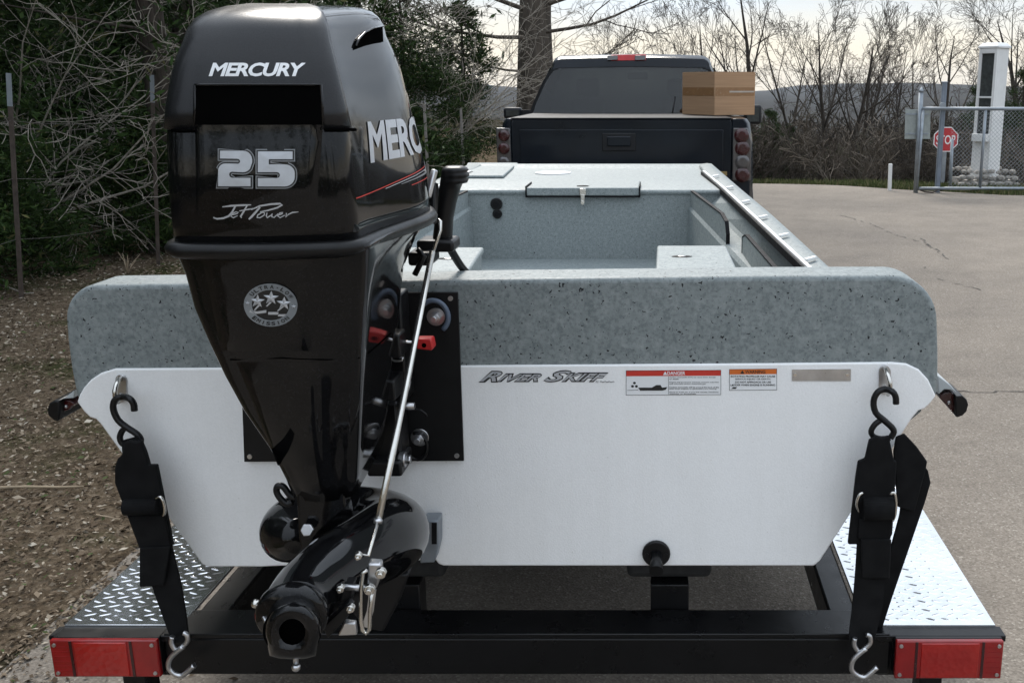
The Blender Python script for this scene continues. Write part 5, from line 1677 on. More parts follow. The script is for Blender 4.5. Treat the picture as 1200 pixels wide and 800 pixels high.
# bed sides, flares and rails
xl0, xr0 = onY(584, 170, TY0).x, onY(884, 170, TY0).x
for sgn, xi, xo in ((-1, a.x-.006, xl0), (1, b.x+.006, xr0)):
    rg = []
    for Y in (TY0+.01, TY0+.06, TY0+.3, TY0+.7, TY0+1.25):
        s_ = .03 if Y < TY0+.05 else 0
        o_ = xo - sgn*s_
        rg.append([Vector((xi, Y, .55)), Vector((o_, Y, .55)), Vector((o_+sgn*.0, Y, .95)), Vector((o_-sgn*.006, Y, 1.20)), Vector((o_-sgn*.03, Y, zt-.03)), Vector((o_-sgn*.055, Y, zt+.004)), Vector((xi, Y, zt+.004))])
    tb(MB().loft(rg, True, False), 'bed_side', MT['paint'], bevel=0.006, seg=2)
    # wheel flare and wheel
    arc_ = [Vector((xo+sgn*.002, TY0+.75+.52*math.cos(R(t)), .42+.52*math.sin(R(t)))) for t in lin(0, 180, 14)]
    arc2 = [Vector((xo+sgn*.002, TY0+.75+.42*math.cos(R(t)), .42+.42*math.sin(R(t)))) for t in lin(180, 0, 14)]
    tb(MB().prism(arc_+arc2, (sgn*.035, 0, 0)), 'wheel_flare', MT['truck_trim'], bevel=0.008)
    for Yw in (TY0+.75, TY0+3.95):
        tw_ = MB()
        prof = [(0.20, -.11), (.35, -.12), (.385, -.09), (.385, .09), (.35, .12), (.20, .11)]
        xw = xo - sgn*.14
        tw_.loft([[Vector((xw+t_, Yw+r__*math.cos(2*math.pi*k/28), .385+r__*math.sin(2*math.pi*k/28))) for k in range(28)] for r__, t_ in prof], False)
        wh = tb(tw_, 'wheel', MT['rubber'])
        tb(MB().disc((xw-.07, Yw, .385), (1, 0, 0), .225, .14, 20), 'rim', MT['zinc'], wh, bevel=.01)
    # tail lamps: clear housing with round lenses
    lx = [(858, 881, 150, 212)] if sgn > 0 else [(583.5, 597.5, 150, 212)]
    px0, px1, py0, py1 = lx[0]
    la_, lb_ = onY(px0, py1, TY0), onY(px1, py0, TY0)
    lp = tb(MB().prism([Vector((la_.x, TY0-.005, la_.z)), Vector((lb_.x, TY0-.005, la_.z)), Vector((lb_.x, TY0-.005, lb_.z-.10)), Vector((lb_.x-.03*(sgn > 0), TY0-.005, lb_.z)), Vector((la_.x+.0*sgn, TY0-.005, lb_.z))], (0, .06, 0)), 'tail_lamp', MT['clear'], bevel=0.008, seg=3)
    cxp = (px0+px1)/2 + (.5 if sgn > 0 else 0)
    rad = .056 if sgn > 0 else .043
    for k, yy_ in enumerate((159, 174, 190, 205)):
        c_ = onY(cxp - (1 if k == 0 and sgn > 0 else 0), yy_, TY0-.006)
        tb(MB().tube([c_+Vector((0, .004, 0)), c_+Vector((0, -.006, 0)), c_+Vector((0, -.014, 0))], [rad, rad*.96, rad*.55], 20), 'round_lens', MT['clear'] if k == 2 else MT['darkred'], lp)
tb(MB().prism([onY(x, y, TY0-.007) for x, y in ((840, 201), (852, 201), (852, 206), (840, 206))], (0, .006, 0)), 'badge', simple('brass_badge', (0.30, 0.22, 0.10), 0.4, metal=0.7), gate_, bevel=.001)
tb(MB().box((xl0+.03, TY0-.10, .50), (xr0-.03, TY0+.05, .70)), 'bumper', MT['truck_trim'], bevel=0.02, seg=3)
tb(MB().box((a.x, TY0+.09, 1.30), (b.x, TY0+1.22, zt+.0115)), 'bed_cover', MT['truck_trim'], bevel=0.01)
tb(MB().box((a.x, TY0+.09, .55), (b.x, TY0+1.22, .70)), 'bed_floor', MT['truck_trim'])
# cab: lofted body, roof with rounded edges, rear window
CY0 = TY0 + 1.27
wl, wr2 = onY(614, 140, CY0).x, onY(866, 140, CY0).x
cxm = (wl+wr2)/2
hb_ = (wr2-wl)/2
zr = onY(740, 65.5, CY0+.25).z
def cabsec(Y, zbelt, hwb, ztop, hwt, r_=.07):
    pts = [Vector((cxm-hwb, Y, .55)), Vector((cxm+hwb, Y, .55)), Vector((cxm+hwb, Y, zbelt))]
    for t in lin(0, 90, 6):
        pts.append(Vector((cxm+hwt-r_+r_*math.cos(R(t)), Y, ztop-r_+r_*math.sin(R(t)))))
    for i in range(1, 6):
        t = 1-2*i/6
        pts.append(Vector((cxm+t*(hwt-r_), Y, ztop+.012*(1-t*t))))
    for t in lin(90, 180, 6):
        pts.append(Vector((cxm-hwt+r_+r_*math.cos(R(t)), Y, ztop-r_+r_*math.sin(R(t)))))
    pts.append(Vector((cxm-hwb, Y, zbelt)))
    return pts
hwt = (onY(834, 75, CY0+.22).x - onY(647, 75, CY0+.22).x)/2
def cab_ring(Yb, Yt, zbelt, hwb, ztop, hw_t, r_):
    s_ = cabsec(0, zbelt, hwb, ztop, hw_t, r_)
    o_ = []
    for p in s_:
        t = min(1, max(0, (p.z-zbelt)/(ztop-zbelt)))
        o_.append(Vector((p.x, Yb+(Yt-Yb)*t, p.z)))
    return o_
rg = [cab_ring(CY0, CY0+.20, 1.22, hb_, zr-.03, hwt-.02, .06), cab_ring(CY0+.02, CY0+.26, 1.22, hb_, zr, hwt, .09), cab_ring(CY0+.7, CY0+.7, 1.22, hb_+.02, zr+.015, hwt+.01, .09), cab_ring(CY0+1.6, CY0+1.2, 1.22, hb_+.02, zr-.01, hwt, .09), cab_ring(CY0+2.05, CY0+1.35, 1.22, hb_+.02, zr-.04, hwt-.02, .08)]
cabm = MB().loft(rg, False)
cab_rg = rg
def cab_rear(px, py):
    """point on the sloping back of the cab"""
    d = ray(px, py)
    zb_, zt_ = 1.22, zr-.03
    # plane through (y=CY0, z=1.22) and (y=CY0+.20, z=zt_)
    k = .20/(zt_-zb_)
    s_ = (CY0 - k*zb_ + k*EYE)/(d.y - k*d.z)
    return Vector((d.x*s_, d.y*s_, EYE+d.z*s_))
wpx = [(621, 143), (628, 122), (640, 95), (648, 83.5), (655, 80.5), (740, 78.5), (822, 80), (830, 83), (838, 95), (850, 122), (858, 143)]
def frame_to(ring, inner):
    c_ = sum(inner, Vector())/len(inner)
    res = []
    for p in ring:
        best = None
        dx, dz = p.x-c_.x, p.z-c_.z
        for i in range(len(inner)):
            a_, b_ = inner[i], inner[(i+1) % len(inner)]
            ex, ez = b_.x-a_.x, b_.z-a_.z
            den = dx*ez - dz*ex
            if abs(den) < 1e-9: continue
            t = ((a_.x-c_.x)*ez - (a_.z-c_.z)*ex)/den
            s_ = ((a_.x-c_.x)*dz - (a_.z-c_.z)*dx)/den
            if t > 0 and -1e-6 <= s_ <= 1+1e-6 and (best is None or t < best[0]):
                best = (t, a_ + (b_-a_)*s_)
        res.append(best[1] if best else c_)
    return res
win = [cab_rear(x, y) for x, y in wpx]
inn = frame_to(cab_rg[0], win)
nR = len(inn)
cabm.add(cab_rg[0] + inn, [(k, (k+1) % nR, nR+(k+1) % nR, nR+k) for k in range(nR)])
wsh = [cab_rear(x, y) for x, y in wpx]
zf0, zf1 = 1.28, zr-.10
wsh = [Vector((cxm-hb_*.86, CY0+2.05, zf0)), Vector((cxm+hb_*.86, CY0+2.05, zf0)), Vector((cxm+hwt*.86, CY0+1.45, zf1)), Vector((cxm-hwt*.86, CY0+1.45, zf1))]
inf = frame_to(cab_rg[-1], wsh)
cabm.add(cab_rg[-1] + inf, [((k+1) % nR, k, nR+k, nR+(k+1) % nR) for k in range(nR)])
cab = tb(cabm, 'cab', MT['paint'], smooth=True, weld=True)
md = cab.modifiers.new('es', 'EDGE_SPLIT'); md.split_angle = R(38)
tb(MB().prism(wsh, (0, .006, .002)), 'windshield', MT['glass'], cab)
win = [p+Vector((0, -.006, 0)) for p in win]
cen = sum(win, Vector())/len(win)
big = [cen + (p-cen)*1.035 + Vector((0, .003, 0)) for p in win]
nw = len(win)
ws_ = MB().add([p+Vector((0, -.003, 0)) for p in big] + [p+Vector((0, -.003, 0)) for p in win], [(k, (k+1) % nw, nw+(k+1) % nw, nw+k) for k in range(nw)])
ws_ = tb(ws_, 'window_seal', MT['edge'], cab)
tb(MB().prism(win, (0, .006, 0)), 'rear_window', MT['glass'], bevel=0.002)
# dim shapes behind the glass: seat backs and headrests, mirror
m = MB()
for px, py in ((678, 128), (795, 128)):
    c_ = cab_rear(px, py)
for xs in (-.42, .42):
    m = MB().box((cxm+xs-.16, CY0+.62, 1.18), (cxm+xs+.16, CY0+.70, 1.50))
    seat = tb(m, 'seat', MT['truck_trim'], bevel=.04, seg=3)
    tb(MB().box((cxm+xs-.11, CY0+.60, 1.52), (cxm+xs+.11, CY0+.70, 1.68)), 'headrest', MT['truck_trim'], seat, bevel=.04, seg=3)
tb(MB().prism([cab_rear(x, y)+Vector((0, -.0075, 0)) for x, y in ((716, 64.5), (757, 64), (757, 71), (716, 71.5))], (0, .03, 0)), 'brake_lamp', MT['redplastic'], bevel=.004)
for x0, x1 in ((711.5, 724), (744, 756.5)):
    tb(MB().prism([cab_rear(x, y)+Vector((0, -.020, 0)) for x, y in ((x0, 65.5), (x1, 65.2), (x1, 70.5), (x0, 71))], (0, .03, 0)), 'cargo_lamp', MT['clear'], bevel=.003)
tb(MB().box((cxm-.07, CY0+1.30, zr-.20), (cxm+.13, CY0+1.33, zr-.13)), 'inside_mirror', MT['truck_trim'], bevel=.012)
tb(MB().tube([cab_rear(787, 139)+Vector((0, -.03, 0)), cab_rear(791, 113)+Vector((0, -.02, 0))], .006, 8), 'antenna', MT['black'])
# side glass, hood, windshield, mirrors
for sgn in (-1, 1):
    for (y0, y1) in ((.36, 1.0), (1.06, 1.62)):
        x_b, x_t = cxm+sgn*(hb_+.024), cxm+sgn*(hwt+.012)
        q_ = [Vector((x_b, CY0+y0-.12, 1.26)), Vector((x_b, CY0+y1+(.12 if y1 > 1.5 else 0), 1.26)), Vector((x_t-sgn*.0+sgn*.02, CY0+y1-(.2 if y1 > 1.5 else 0), zr-.10)), Vector((x_t+sgn*.02, CY0+y0, zr-.10))]
        tb(MB().prism(q_, (sgn*.004, 0, 0)), 'side_window', MT['glass'])
    ma_, mb__ = (onY(590, 139.5, CY0+1.75), onY(611, 126, CY0+1.75)) if sgn < 0 else (onY(872, 146, CY0+1.75), onY(893, 123, CY0+1.75))
    mm = MB().box((ma_.x, CY0+1.75, ma_.z), (mb__.x, CY0+1.85, mb__.z))
    mir = tb(mm, 'door_mirror', MT['truck_trim'], bevel=.03, seg=3)
    tb(MB().box((ma_.x+.03, CY0+1.744, ma_.z+.03), (mb__.x-.03, CY0+1.7505, mb__.z-.03)), 'mirror_glass', MT['pane'], mir)
    xa = mb__.x-.02 if sgn < 0 else ma_.x+.02
    tb(MB().box((min(xa, cxm+sgn*hb_), CY0+1.78, ma_.z+.03), (max(xa, cxm+sgn*hb_), CY0+1.82, ma_.z+.09)), 'mirror_arm', MT['truck_trim'])
hood = [[Vector((cxm+x*(hb_+.02), Y, z)) for x, z in ((-1, .55), (1, .55), (1, zh-.06), (.9, zh), (0, zh+.03), (-.9, zh), (-1, zh-.06))] for Y, zh in ((CY0+2.052, 1.22), (CY0+2.9, 1.18), (CY0+3.25, 1.10), (CY0+3.35, .95))]
tb(MB().loft(hood, True), 'hood', MT['paint'], bevel=0.01)

# ================================================================== THE CARDBOARD BOX
zb = zt + .0125
bc_ = onZ(837, 135.5, zb)
u_r = Vector((.335, .165, 0)); u_l = Vector((-.245, .36, 0))
hbx = .335
pb = [bc_, bc_+u_r, bc_+u_r+u_l, bc_+u_l]
cc = sum(pb, Vector())/4
crt = thing('cardboard_box', 'brown cardboard box sealed with tape, sitting on the truck bed', 'box', (cc.x, cc.y, zb))
body_ = MB().prism(pb, (0, 0, hbx)).build('carton', MT['card'], crt, bevel=0.004, seg=2)
nr = Vector((u_r.y, -u_r.x, 0)).normalized(); nl = Vector((u_l.y, -u_l.x, 0)).normalized()
if nl.y > 0: nl = -nl
if nr.y > 0: nr = -nr
def face_strip(o_, u, n, s0, s1, z0, z1, off, name, mat):
    q_ = [o_+u*s0+Vector((0, 0, z0)), o_+u*s1+Vector((0, 0, z0)), o_+u*s1+Vector((0, 0, z1)), o_+u*s0+Vector((0, 0, z1))]
    return MB().prism([p+n*.0005 for p in q_], n*off).build(name, mat, body_)
face_strip(bc_, u_r, nr, .02, .98, .150, .215, .0008, 'packing_tape', MT['tape'])
face_strip(bc_, u_l, nl, .02, .98, .150, .215, .0008, 'packing_tape', MT['tape'])
face_strip(bc_, u_r, nr, .36, .97, .176, .188, .0014, 'shipping_label', MT['paper'])
for z in (.003, hbx-.006):
    pass
fl_ = MB()
for (o_, u, v) in ((bc_, u_r, u_l),):
    e = Vector((0, 0, hbx+.0006))
    fl_.add([o_+e, o_+u+e, o_+u+v*.495+e, o_+v*.495+e], [(0, 1, 2, 3)])
    fl_.add([o_+v*.505+e, o_+u+v*.505+e, o_+u+v+e, o_+v+e], [(0, 1, 2, 3)])
fl_.build('top_flaps', MT['card'], body_)
# ================================================================== GATE, SIGNS AND PILLAR ON THE FAR SIDE
GY = 15.2
def tube_px(m, a, b, Y, r, n=10):
    return m.tube([onY(a[0], a[1], Y), onY(b[0], b[1], Y)], r, n)
g0 = onY(1073, 226, GY)
gp_ = thing('gate_post', 'thin galvanised gate post with pointed cap, left of the blue-grey post', 'post', (g0.x, GY, 0))
top_ = onY(1079.5, 108, GY)
MB().tube([(g0.x, GY, -.1), top_], .035, 14).build('post_tube', MT['galv'], gp_)
MB().tube([top_, top_+Vector((.003, 0, .03)), top_+Vector((.006, 0, .075))], [.042, .03, .006], 12).build('post_cap', MT['galv'], gp_)
g1 = onY(1098, 225, GY+.05)
gp2 = thing('gate_post', 'thick blue-grey gate post leaning right, in front of the stop sign', 'post', (g1.x, GY+.05, 0))
t1 = onY(1107, 96.5, GY+.05)
MB().bar((g1.x, GY+.05, -.1), t1, .072, .072, (0, 1, 0)).build('post_shaft', MT['bluesteel'], gp2, bevel=.012, seg=3)
MB().box((t1.x-.041, GY+.009, t1.z-.004), (t1.x+.041, GY+.091, t1.z+.010)).build('post_cap', MT['galv'], gp2, bevel=.003)
hq = onY(1104.5, 124, GY-.045)
MB().disc(hq, (0, -1, 0), .05, .02, 16).build('hinge_band', MT['galv'], gp2, bevel=.004)
# chain-link gate
ga = onY(1083, 127.5, GY-.06); gb = onY(1076.5, 221, GY-.06)
GX1 = ga.x + 3.3
gt = thing('chain_link_gate', 'low grey chain link gate with tubular frame beside the asphalt', 'gate', ((ga.x+GX1)/2, GY-.06, 0))
zt_, zb_ = ga.z, gb.z
fr = MB().tube([(ga.x-.03, GY-.06, zt_), (GX1, GY-.06, zt_-.005)], .026, 12).build('top_rail', MT['galv'], gt)
MB().tube([(gb.x, GY-.06, zb_), (GX1, GY-.06, zb_)], .024, 12).build('bottom_rail', MT['galv'], gt)
xm = onY(1152, 170, GY-.06).x
for x in (ga.x-.01, xm, xm+.98, GX1):
    MB().tube([(x-.03*(x == ga.x-.01), GY-.06, zb_), (x, GY-.06, zt_)], .022, 10).build('upright', MT['galv'], gt)
mx0 = onY(1112, 170, GY).x
m = MB()
st_ = .062
Hh = zt_ - zb_
n_ = int((GX1-ga.x+Hh)/st_)
def wire_(xa, za, xb, zb2, yo):
    # clip to the frame
    for_ = []
    dx, dz = xb-xa, zb2-za
    t0_, t1_ = 0.0, 1.0
    for lo_, hi_, p, d in ((mx0, GX1, xa, dx),):
        if abs(d) > 1e-9:
            a_, b_ = (lo_-p)/d, (hi_-p)/d
            t0_, t1_ = max(t0_, min(a_, b_)), min(t1_, max(a_, b_))
    if t1_-t0_ < .02:
        return
    m.bar((xa+dx*t0_, yo, za+dz*t0_), (xa+dx*t1_, yo, za+dz*t1_), .0026, .0026, (0, 1, 0))
for i in range(n_+1):
    x = mx0 - Hh + i*st_
    wire_(x, zb_, x+Hh, zt_, GY-.062)
    wire_(x+Hh, zb_, x, zt_, GY-.057)
kind(m.build('chain_mesh', MT['galv'], gt, recalc=False), 'stuff')
MB().tube([(gb.x+.02, GY-.06, zb_-.02), (gb.x+.10, GY-.08, .03), (gb.x+.22, GY-.07, .02), (g1.x, GY-.02, .06)], .012, 8).build('drop_chain', MT['post'], gt)
# slim pipe standing behind the gate
q0, q1 = onY(1113.5, 221, 15.7), onY(1116, 163, 15.7)
pp_ = MB().tube([(q0.x, 15.7, -.05), q1], .024, 10).build('pipe_post', MT['galv'])
tag(pp_, 'slim galvanised pipe standing behind the gate, left of the stone base', 'post')
# grey sheet sign seen from behind
sg = thing('sign_panel', 'blank grey back of a sheet metal sign fixed to the thin gate post', 'sign', onY(1075, 145, GY+.06))
MB().prism([onY(x, y, GY+.05) for x, y in ((1061, 128), (1090.5, 129), (1090, 163), (1060, 163))], (0, .006, 0)).build('sheet', MT['signgrey'], sg, bevel=.002)
for yy_ in (134, 157):
    MB().box((onY(1062, yy_, GY).x, GY+.036, onY(1062, yy_, GY).z-.012), (onY(1089, yy_, GY).x, GY+.050, onY(1062, yy_, GY).z+.012)).build('sign_strap', MT['galv'], sg)
# stop sign
SY = 17.5
sc0 = onY(1108.5, 163.5, SY)
ss = thing('stop_sign', 'red octagonal STOP sign with white letters behind the gate', 'sign', (sc0.x, SY, gz(sc0.x, SY)))
r8 = 14.3/1150*SY*.985
def octo(r, y):
    return [Vector((sc0.x+r*math.cos(R(22.5+45*k)), y, sc0.z+r*math.sin(R(22.5+45*k)))) for k in range(8)]
MB().prism(octo(r8*1.08, SY), (0, .006, 0)).build('sign_face', MT['decal_white'], ss)
MB().prism(octo(r8*1.0, SY-.0025), (0, .002, 0)).build('red_field', MT['signred'], ss)
m = MB(); text_at(m, 'STOP', (sc0.x-r8*.80, SY-.0045, sc0.z-r8*.40), (1, 0, 0), (0, 0, 1), r8*1.56, r8*.74, offset=.012); m.build('sign_letters', MT['decal_white'], ss, recalc=False)
MB().box((sc0.x-.03, SY+.008, gz(sc0.x, SY)-.2), (sc0.x+.03, SY+.05, sc0.z+r8*.6)).build('sign_pole', MT['galv'], ss)
# white marker post
q0, q1 = onY(1042.5, 222, 15.55), onY(1043.5, 192, 15.55)
mk = MB().bar((q0.x, 15.55, -.05), q1, .055, .04, (0, 1, 0)).build('marker_post', MT['whitepaint'], bevel=.006)
tag(mk, 'short whitish wooden marker post on the grass strip', 'post')
# white pillar with glazed panels on a stone base
PYC = 16.55
pc0 = onY(1154, 205, PYC)
pil = thing('pillar', 'tall white boxed pillar with glazed side standing on a stone base', 'pillar', (pc0.x, PYC, 0), 0)
WP = Matrix.Translation((pc0.x, PYC, 0)) @ Matrix.Rotation(R(40), 4, 'Z')
zt_p = onY(1158, 57, PYC).z; zb_p = onY(1150, 208, PYC).z
hs_ = .165
def pb_(m, name, mat, parent=None, **k): return m.build(name, mat, parent or pil, WP, **k)
shaft = pb_(MB().box((-hs_+.03, -hs_, zb_p), (hs_, hs_, zt_p)), 'shaft', MT['whitepaint'], bevel=.004)
zc1, zc2, zc3 = onY(1150, 63, PYC).z, onY(1148, 113, PYC).z, onY(1146, 158, PYC).z
frm = MB()
for y0, y1, z0, z1 in ((-hs_, -hs_+.05, zb_p, zt_p), (hs_-.05, hs_, zb_p, zt_p), (-hs_+.05, hs_-.05, zc1, zt_p), (-hs_+.05, hs_-.05, zc2-.03, zc2), (-hs_+.05, hs_-.05, zb_p, zc3)):
    pb_(MB().box((-hs_-.012, y0+.001, z0+.001), (-hs_+.029, y1-.001, z1-.001)), 'frame', MT['whitepaint'], shaft, bevel=.002)
for z0, z1 in ((zc2, zc1), (zc3, zc2-.03)):
    pb_(MB().box((-hs_+.012, -hs_+.05, z0+.002), (-hs_+.022, hs_-.05, z1-.002)), 'pane', MT['pane'], shaft)
pb_(MB().box((-hs_-.10, -hs_+.03, zc3-.10), (-hs_-.013, hs_-.03, zc3+.02)), 'sill_box', MT['whitepaint'], shaft, bevel=.005)
pb_(MB().loft([[Vector((s_*x, s_*y, z)) for x, y in ((-1, -1), (1, -1), (1, 1), (-1, 1))] for s_, z in ((hs_+.022, zt_p+.001), (hs_+.022, zt_p+.03), (hs_-.03, zt_p+.085), (hs_-.04, zt_p+.087))], True, False), 'cap', MT['whitepaint'], bevel=.003)
# field stones of the base, each a piece of its own under one heap
base = thing('stone_base', 'low base of loose pale field stones around the white pillar foot', 'stone base', (pc0.x, PYC, 0))
core = MB().box((pc0.x-.42, PYC-.30, -.05), (pc0.x+.42, PYC+.42, zb_p-.02)).build('core', MT['stone'], base)
rocks = []
for k in range(5):
    r_ = random.Random(70+k)
    bm = bmesh.new(); bmesh.ops.create_icosphere(bm, subdivisions=1, radius=1.0)
    for v in bm.verts:
        v.co *= r_.uniform(.75, 1.1); v.co.z *= .72
    me = bpy.data.meshes.new('stone'); bm.to_mesh(me); bm.free(); me.materials.append(MT['stone'])
    rocks.append(me)
rr_ = random.Random(9)
xa_, xb_ = onY(1115, 215, PYC).x, onY(1186, 215, PYC).x
for row in range(3):
    zz = .05 + row*.095
    x = xa_ + .05 + row*.03
    while x < xb_ - row*.05:
        s_ = rr_.uniform(.055, .085)
        for dy, sk in ((-.36, 1), (.45, 0)):
            if dy > 0 and row < 2: continue
            o = bpy.data.objects.new('stone', rocks[rr_.randrange(5)])
            link(o, base, Matrix.Translation((x, PYC+dy+row*.04*(1 if dy < 0 else -1)+rr_.uniform(-.02, .02), zz+rr_.uniform(-.015, .015))) @ Matrix.Rotation(rr_.uniform(0, 6), 4, 'Z') @ Matrix.Diagonal((s_*1.15, s_, s_, 1)))
        x += s_*1.75
for k in range(16):
    s_ = rr_.uniform(.05, .08)
    o = bpy.data.objects.new('stone', rocks[rr_.randrange(5)])
    link(o, base, Matrix.Translation((rr_.uniform(xa_+.1, xb_-.1), PYC+rr_.uniform(-.25, .0), zb_p-.01)) @ Matrix.Rotation(rr_.uniform(0, 6), 4, 'Z') @ Matrix.Diagonal((s_*1.2, s_, s_*.7, 1)))

# ================================================================== TREES
def tubes_np(polys, sides):
    """polylines (points, radii) -> vertices, quads; those of equal length are done in one go"""
    by = {}
    for p, r_ in polys:
        by.setdefault(len(p), []).append((p, r_))
    Vs, Fs, off = [], [], 0
    for n, lst in by.items():
        Pn = np.array([a for a, _ in lst], dtype=float); Rn = np.array([b for _, b in lst], dtype=float)
        B = len(lst)
        T = np.gradient(Pn, axis=1); T /= np.linalg.norm(T, axis=2, keepdims=True)+1e-9
        ref = np.tile(np.array([0.31, 0.87, 0.38]), (B, 1)); d0 = Pn[:, -1]-Pn[:, 0]; d0 /= np.linalg.norm(d0, axis=1, keepdims=True)+1e-9
        par = np.abs((d0*ref).sum(1)) > .9
        ref[par] = np.array([.9, -.1, .42])
        U = np.cross(T, ref[:, None, :]); U /= np.linalg.norm(U, axis=2, keepdims=True)+1e-9
        Wv = np.cross(T, U)
        an = np.arange(sides)*2*np.pi/sides
        ring = U[:, :, None, :]*np.cos(an)[None, None, :, None] + Wv[:, :, None, :]*np.sin(an)[None, None, :, None]
        V_ = Pn[:, :, None, :] + ring*Rn[:, :, None, None]
        Vs.append(V_.reshape(-1, 3))
        i = np.arange(n-1)[:, None]; k = np.arange(sides)[None, :]; k2 = (k+1) % sides
        q = np.stack([i*sides+k, i*sides+k2, (i+1)*sides+k2, (i+1)*sides+k], -1).reshape(-1, 4)
        Fs.append((q[None] + (np.arange(B)*n*sides)[:, None, None]).reshape(-1, 4) + off)
        off += B*n*sides
    return np.concatenate(Vs), np.concatenate(Fs)
def norm(v):
    return v/(np.linalg.norm(v)+1e-9)
def branchy(rg_, base, d, L, r, depth, P_, out, tip=.35):
    """a limb and, from along it, its smaller limbs"""
    n = P_['seg'][depth]
    tp = .08 if depth == 0 else (.2 if depth == 1 else tip)
    pts, rad = [base], [r]
    p, dd = base.copy(), norm(d)
    for i in range(n):
        dd = norm(dd + rg_.normal(0, P_['wob'][depth], 3) + np.array([0, 0, P_['up'][depth]]))
        p = p + dd*L/n
        pts.append(p); rad.append(r*(1-(1-tp)*((i+1)/n)**(1.0 if depth else .9)))
    out.append((depth, pts, rad))
    if depth+1 >= len(P_['seg']):
        return
    nb = P_['kids'][depth]
    nb = max(1, int(round(nb*rg_.uniform(.8, 1.2))))
    for k in range(nb):
        t = P_['from'][depth] + (1-P_['from'][depth])*(k+rg_.uniform(.2, .9))/nb
        f = t*n; i = min(n-1, int(f))
        q = pts[i] + (pts[i+1]-pts[i])*(f-i)
        rr = (rad[i] + (rad[i+1]-rad[i])*(f-i))
        ax = norm(pts[i+1]-pts[i])
        a = rg_.uniform(0, 2*np.pi)
        u = norm(np.cross(ax, rg_.normal(0, 1, 3)))
        sp = P_['spread'][depth]*rg_.uniform(.75, 1.25)
        cd = norm(ax*math.cos(sp) + u*math.sin(sp))
        branchy(rg_, q, cd, L*P_['len'][depth]*rg_.uniform(.65, 1.15)*(1.15-.55*t), rr*P_['thin'][depth], depth+1, P_, out, tip)
OAK = dict(seg=[7, 6, 5, 4, 3], wob=[.05, .08, .09, .10, .12], up=[.02, .055, .035, .025, .01], kids=[8, 6, 5, 3], **{'from': [.28, .2, .2, .15]}, spread=[.72, .62, .6, .62], len=[.58, .54, .54, .55], thin=[.5, .52, .55, .6])
UPR = dict(OAK, spread=[.36, .42, .5, .65], up=[.03, .07, .04, .02, .0], kids=[8, 5, 5, 3], len=[.48, .46, .5, .5])
def bare_tree(name, label, X, Y, height, r0, seed, P_=OAK, stems=1, lean=(0, 0), group=None, mat='bark_dark', zb=None, low=None, tw=None):
    rg_ = np.random.default_rng(seed)
    out_ = []
    z = gz(X, Y)-.15 if zb is None else zb
    b = np.array([X, Y, z])
    for s_ in range(stems):
        a = 2*np.pi*(s_+.3)/max(stems, 1)
        ln = np.array([lean[0], lean[1], 1.0]) + (np.array([math.cos(a), math.sin(a)*.6, 0])*rg_.uniform(.25, .5) if stems > 1 else 0)
        branchy(rg_, b + (np.array([math.cos(a), math.sin(a), 0])*r0*.8 if stems > 1 else 0), ln, height*.74*rg_.uniform(.85, 1.05), r0*(1 if stems == 1 else rg_.uniform(.55, .8)), 0, P_, out_)
    if low is not None:
        for q0, d, L, r_ in low:
            branchy(rg_, b+np.array(q0), np.array(d), L, r_, 1, P_, out_)
    t = thing(name, label, 'tree', (X, Y, z), 0, group)
    MBt = [(p, r_) for dp, p, r_ in out_ if dp == 0]
    br = [(p, [max(q, .0045 if tw is None else tw) for q in r_]) for dp, p, r_ in out_ if dp in (1, 2)]
    tg_ = [(p, [max(q, .0045 if tw is None else tw) for q in r_]) for dp, p, r_ in out_ if dp > 2]
    for nm, pl_, sd_ in (('trunk', MBt, 10), ('limbs', br, 5), ('twigs', tg_, 3)):
        if not pl_: continue
        V_, F_ = tubes_np(pl_, sd_)
        o = bpy.data.objects.new(nm, arrays_mesh(nm, V_, F_, [MT[mat]], smooth=True))
        link(o, t)
        if nm != 'trunk': kind(o, 'stuff')
    return t
def zpx(px, py, Y): return onY(px, py, Y)
GR = 'bare trees beyond the crest of the road'
specs = [  # picture x of the foot, distance, picture y of the crown top, trunk radius, habit, stems
    (884, 36, -60, .19, OAK, 1, 'tall dark bare tree rising just right of the cardboard box', (.02, 0)),
    (990, 24.5, -8, .12, OAK, 3, 'many-stemmed bare tree leaning outward from the crest in mid-view', (.05, 0)),
    (1109, 52, 18, .22, OAK, 1, 'round-crowned bare tree above the stop sign', (0, 0)),
    (1203, 40, -40, .22, OAK, 1, 'bare tree at the right edge behind the white pillar', (-.06, 0)),
    (770, 58, 4, .24, OAK, 2, 'wide bare tree behind the truck roof', (0, 0)),
    (829, 50, -4, .17, UPR, 1, 'slender bare tree behind the cardboard box', (-.03, 0)),
    (1017, 62, 10, .16, UPR, 1, 'upright narrow bare tree left of the round-crowned one', (0, 0)),
    (1048, 66, 34, .15, UPR, 1, 'smaller upright bare tree just left of the round-crowned one', (0, 0)),
    (948, 34, -20, .11, UPR, 2, 'thin bare tree with long rising stems left of the many-stemmed one', (.03, 0)),
    (915, 44, 10, .12, OAK, 1, 'bare tree with a leaning trunk right of the tall dark one', (.22, 0)),
    (716, 64, 20, .2, OAK, 1, 'small bare tree left of the truck roof beside the thick trunk', (0, 0)),
    (1165, 60, 30, .17, OAK, 1, 'bare tree directly behind the white pillar', (0, 0)),
    (800, 72, 14, .16, UPR, 1, 'slim bare tree at the right end of the truck roof', (0, 0)),
    (862, 66, -2, .17, UPR, 1, 'slim straight bare tree directly above the cardboard box', (0, 0)),
    (1072, 80, 40, .18, OAK, 1, 'distant low bare tree just left of the thin gate post', (0, 0)),
    (1185, 70, 6, .2, OAK, 1, 'bare tree right of the white pillar', (0, 0)),
]
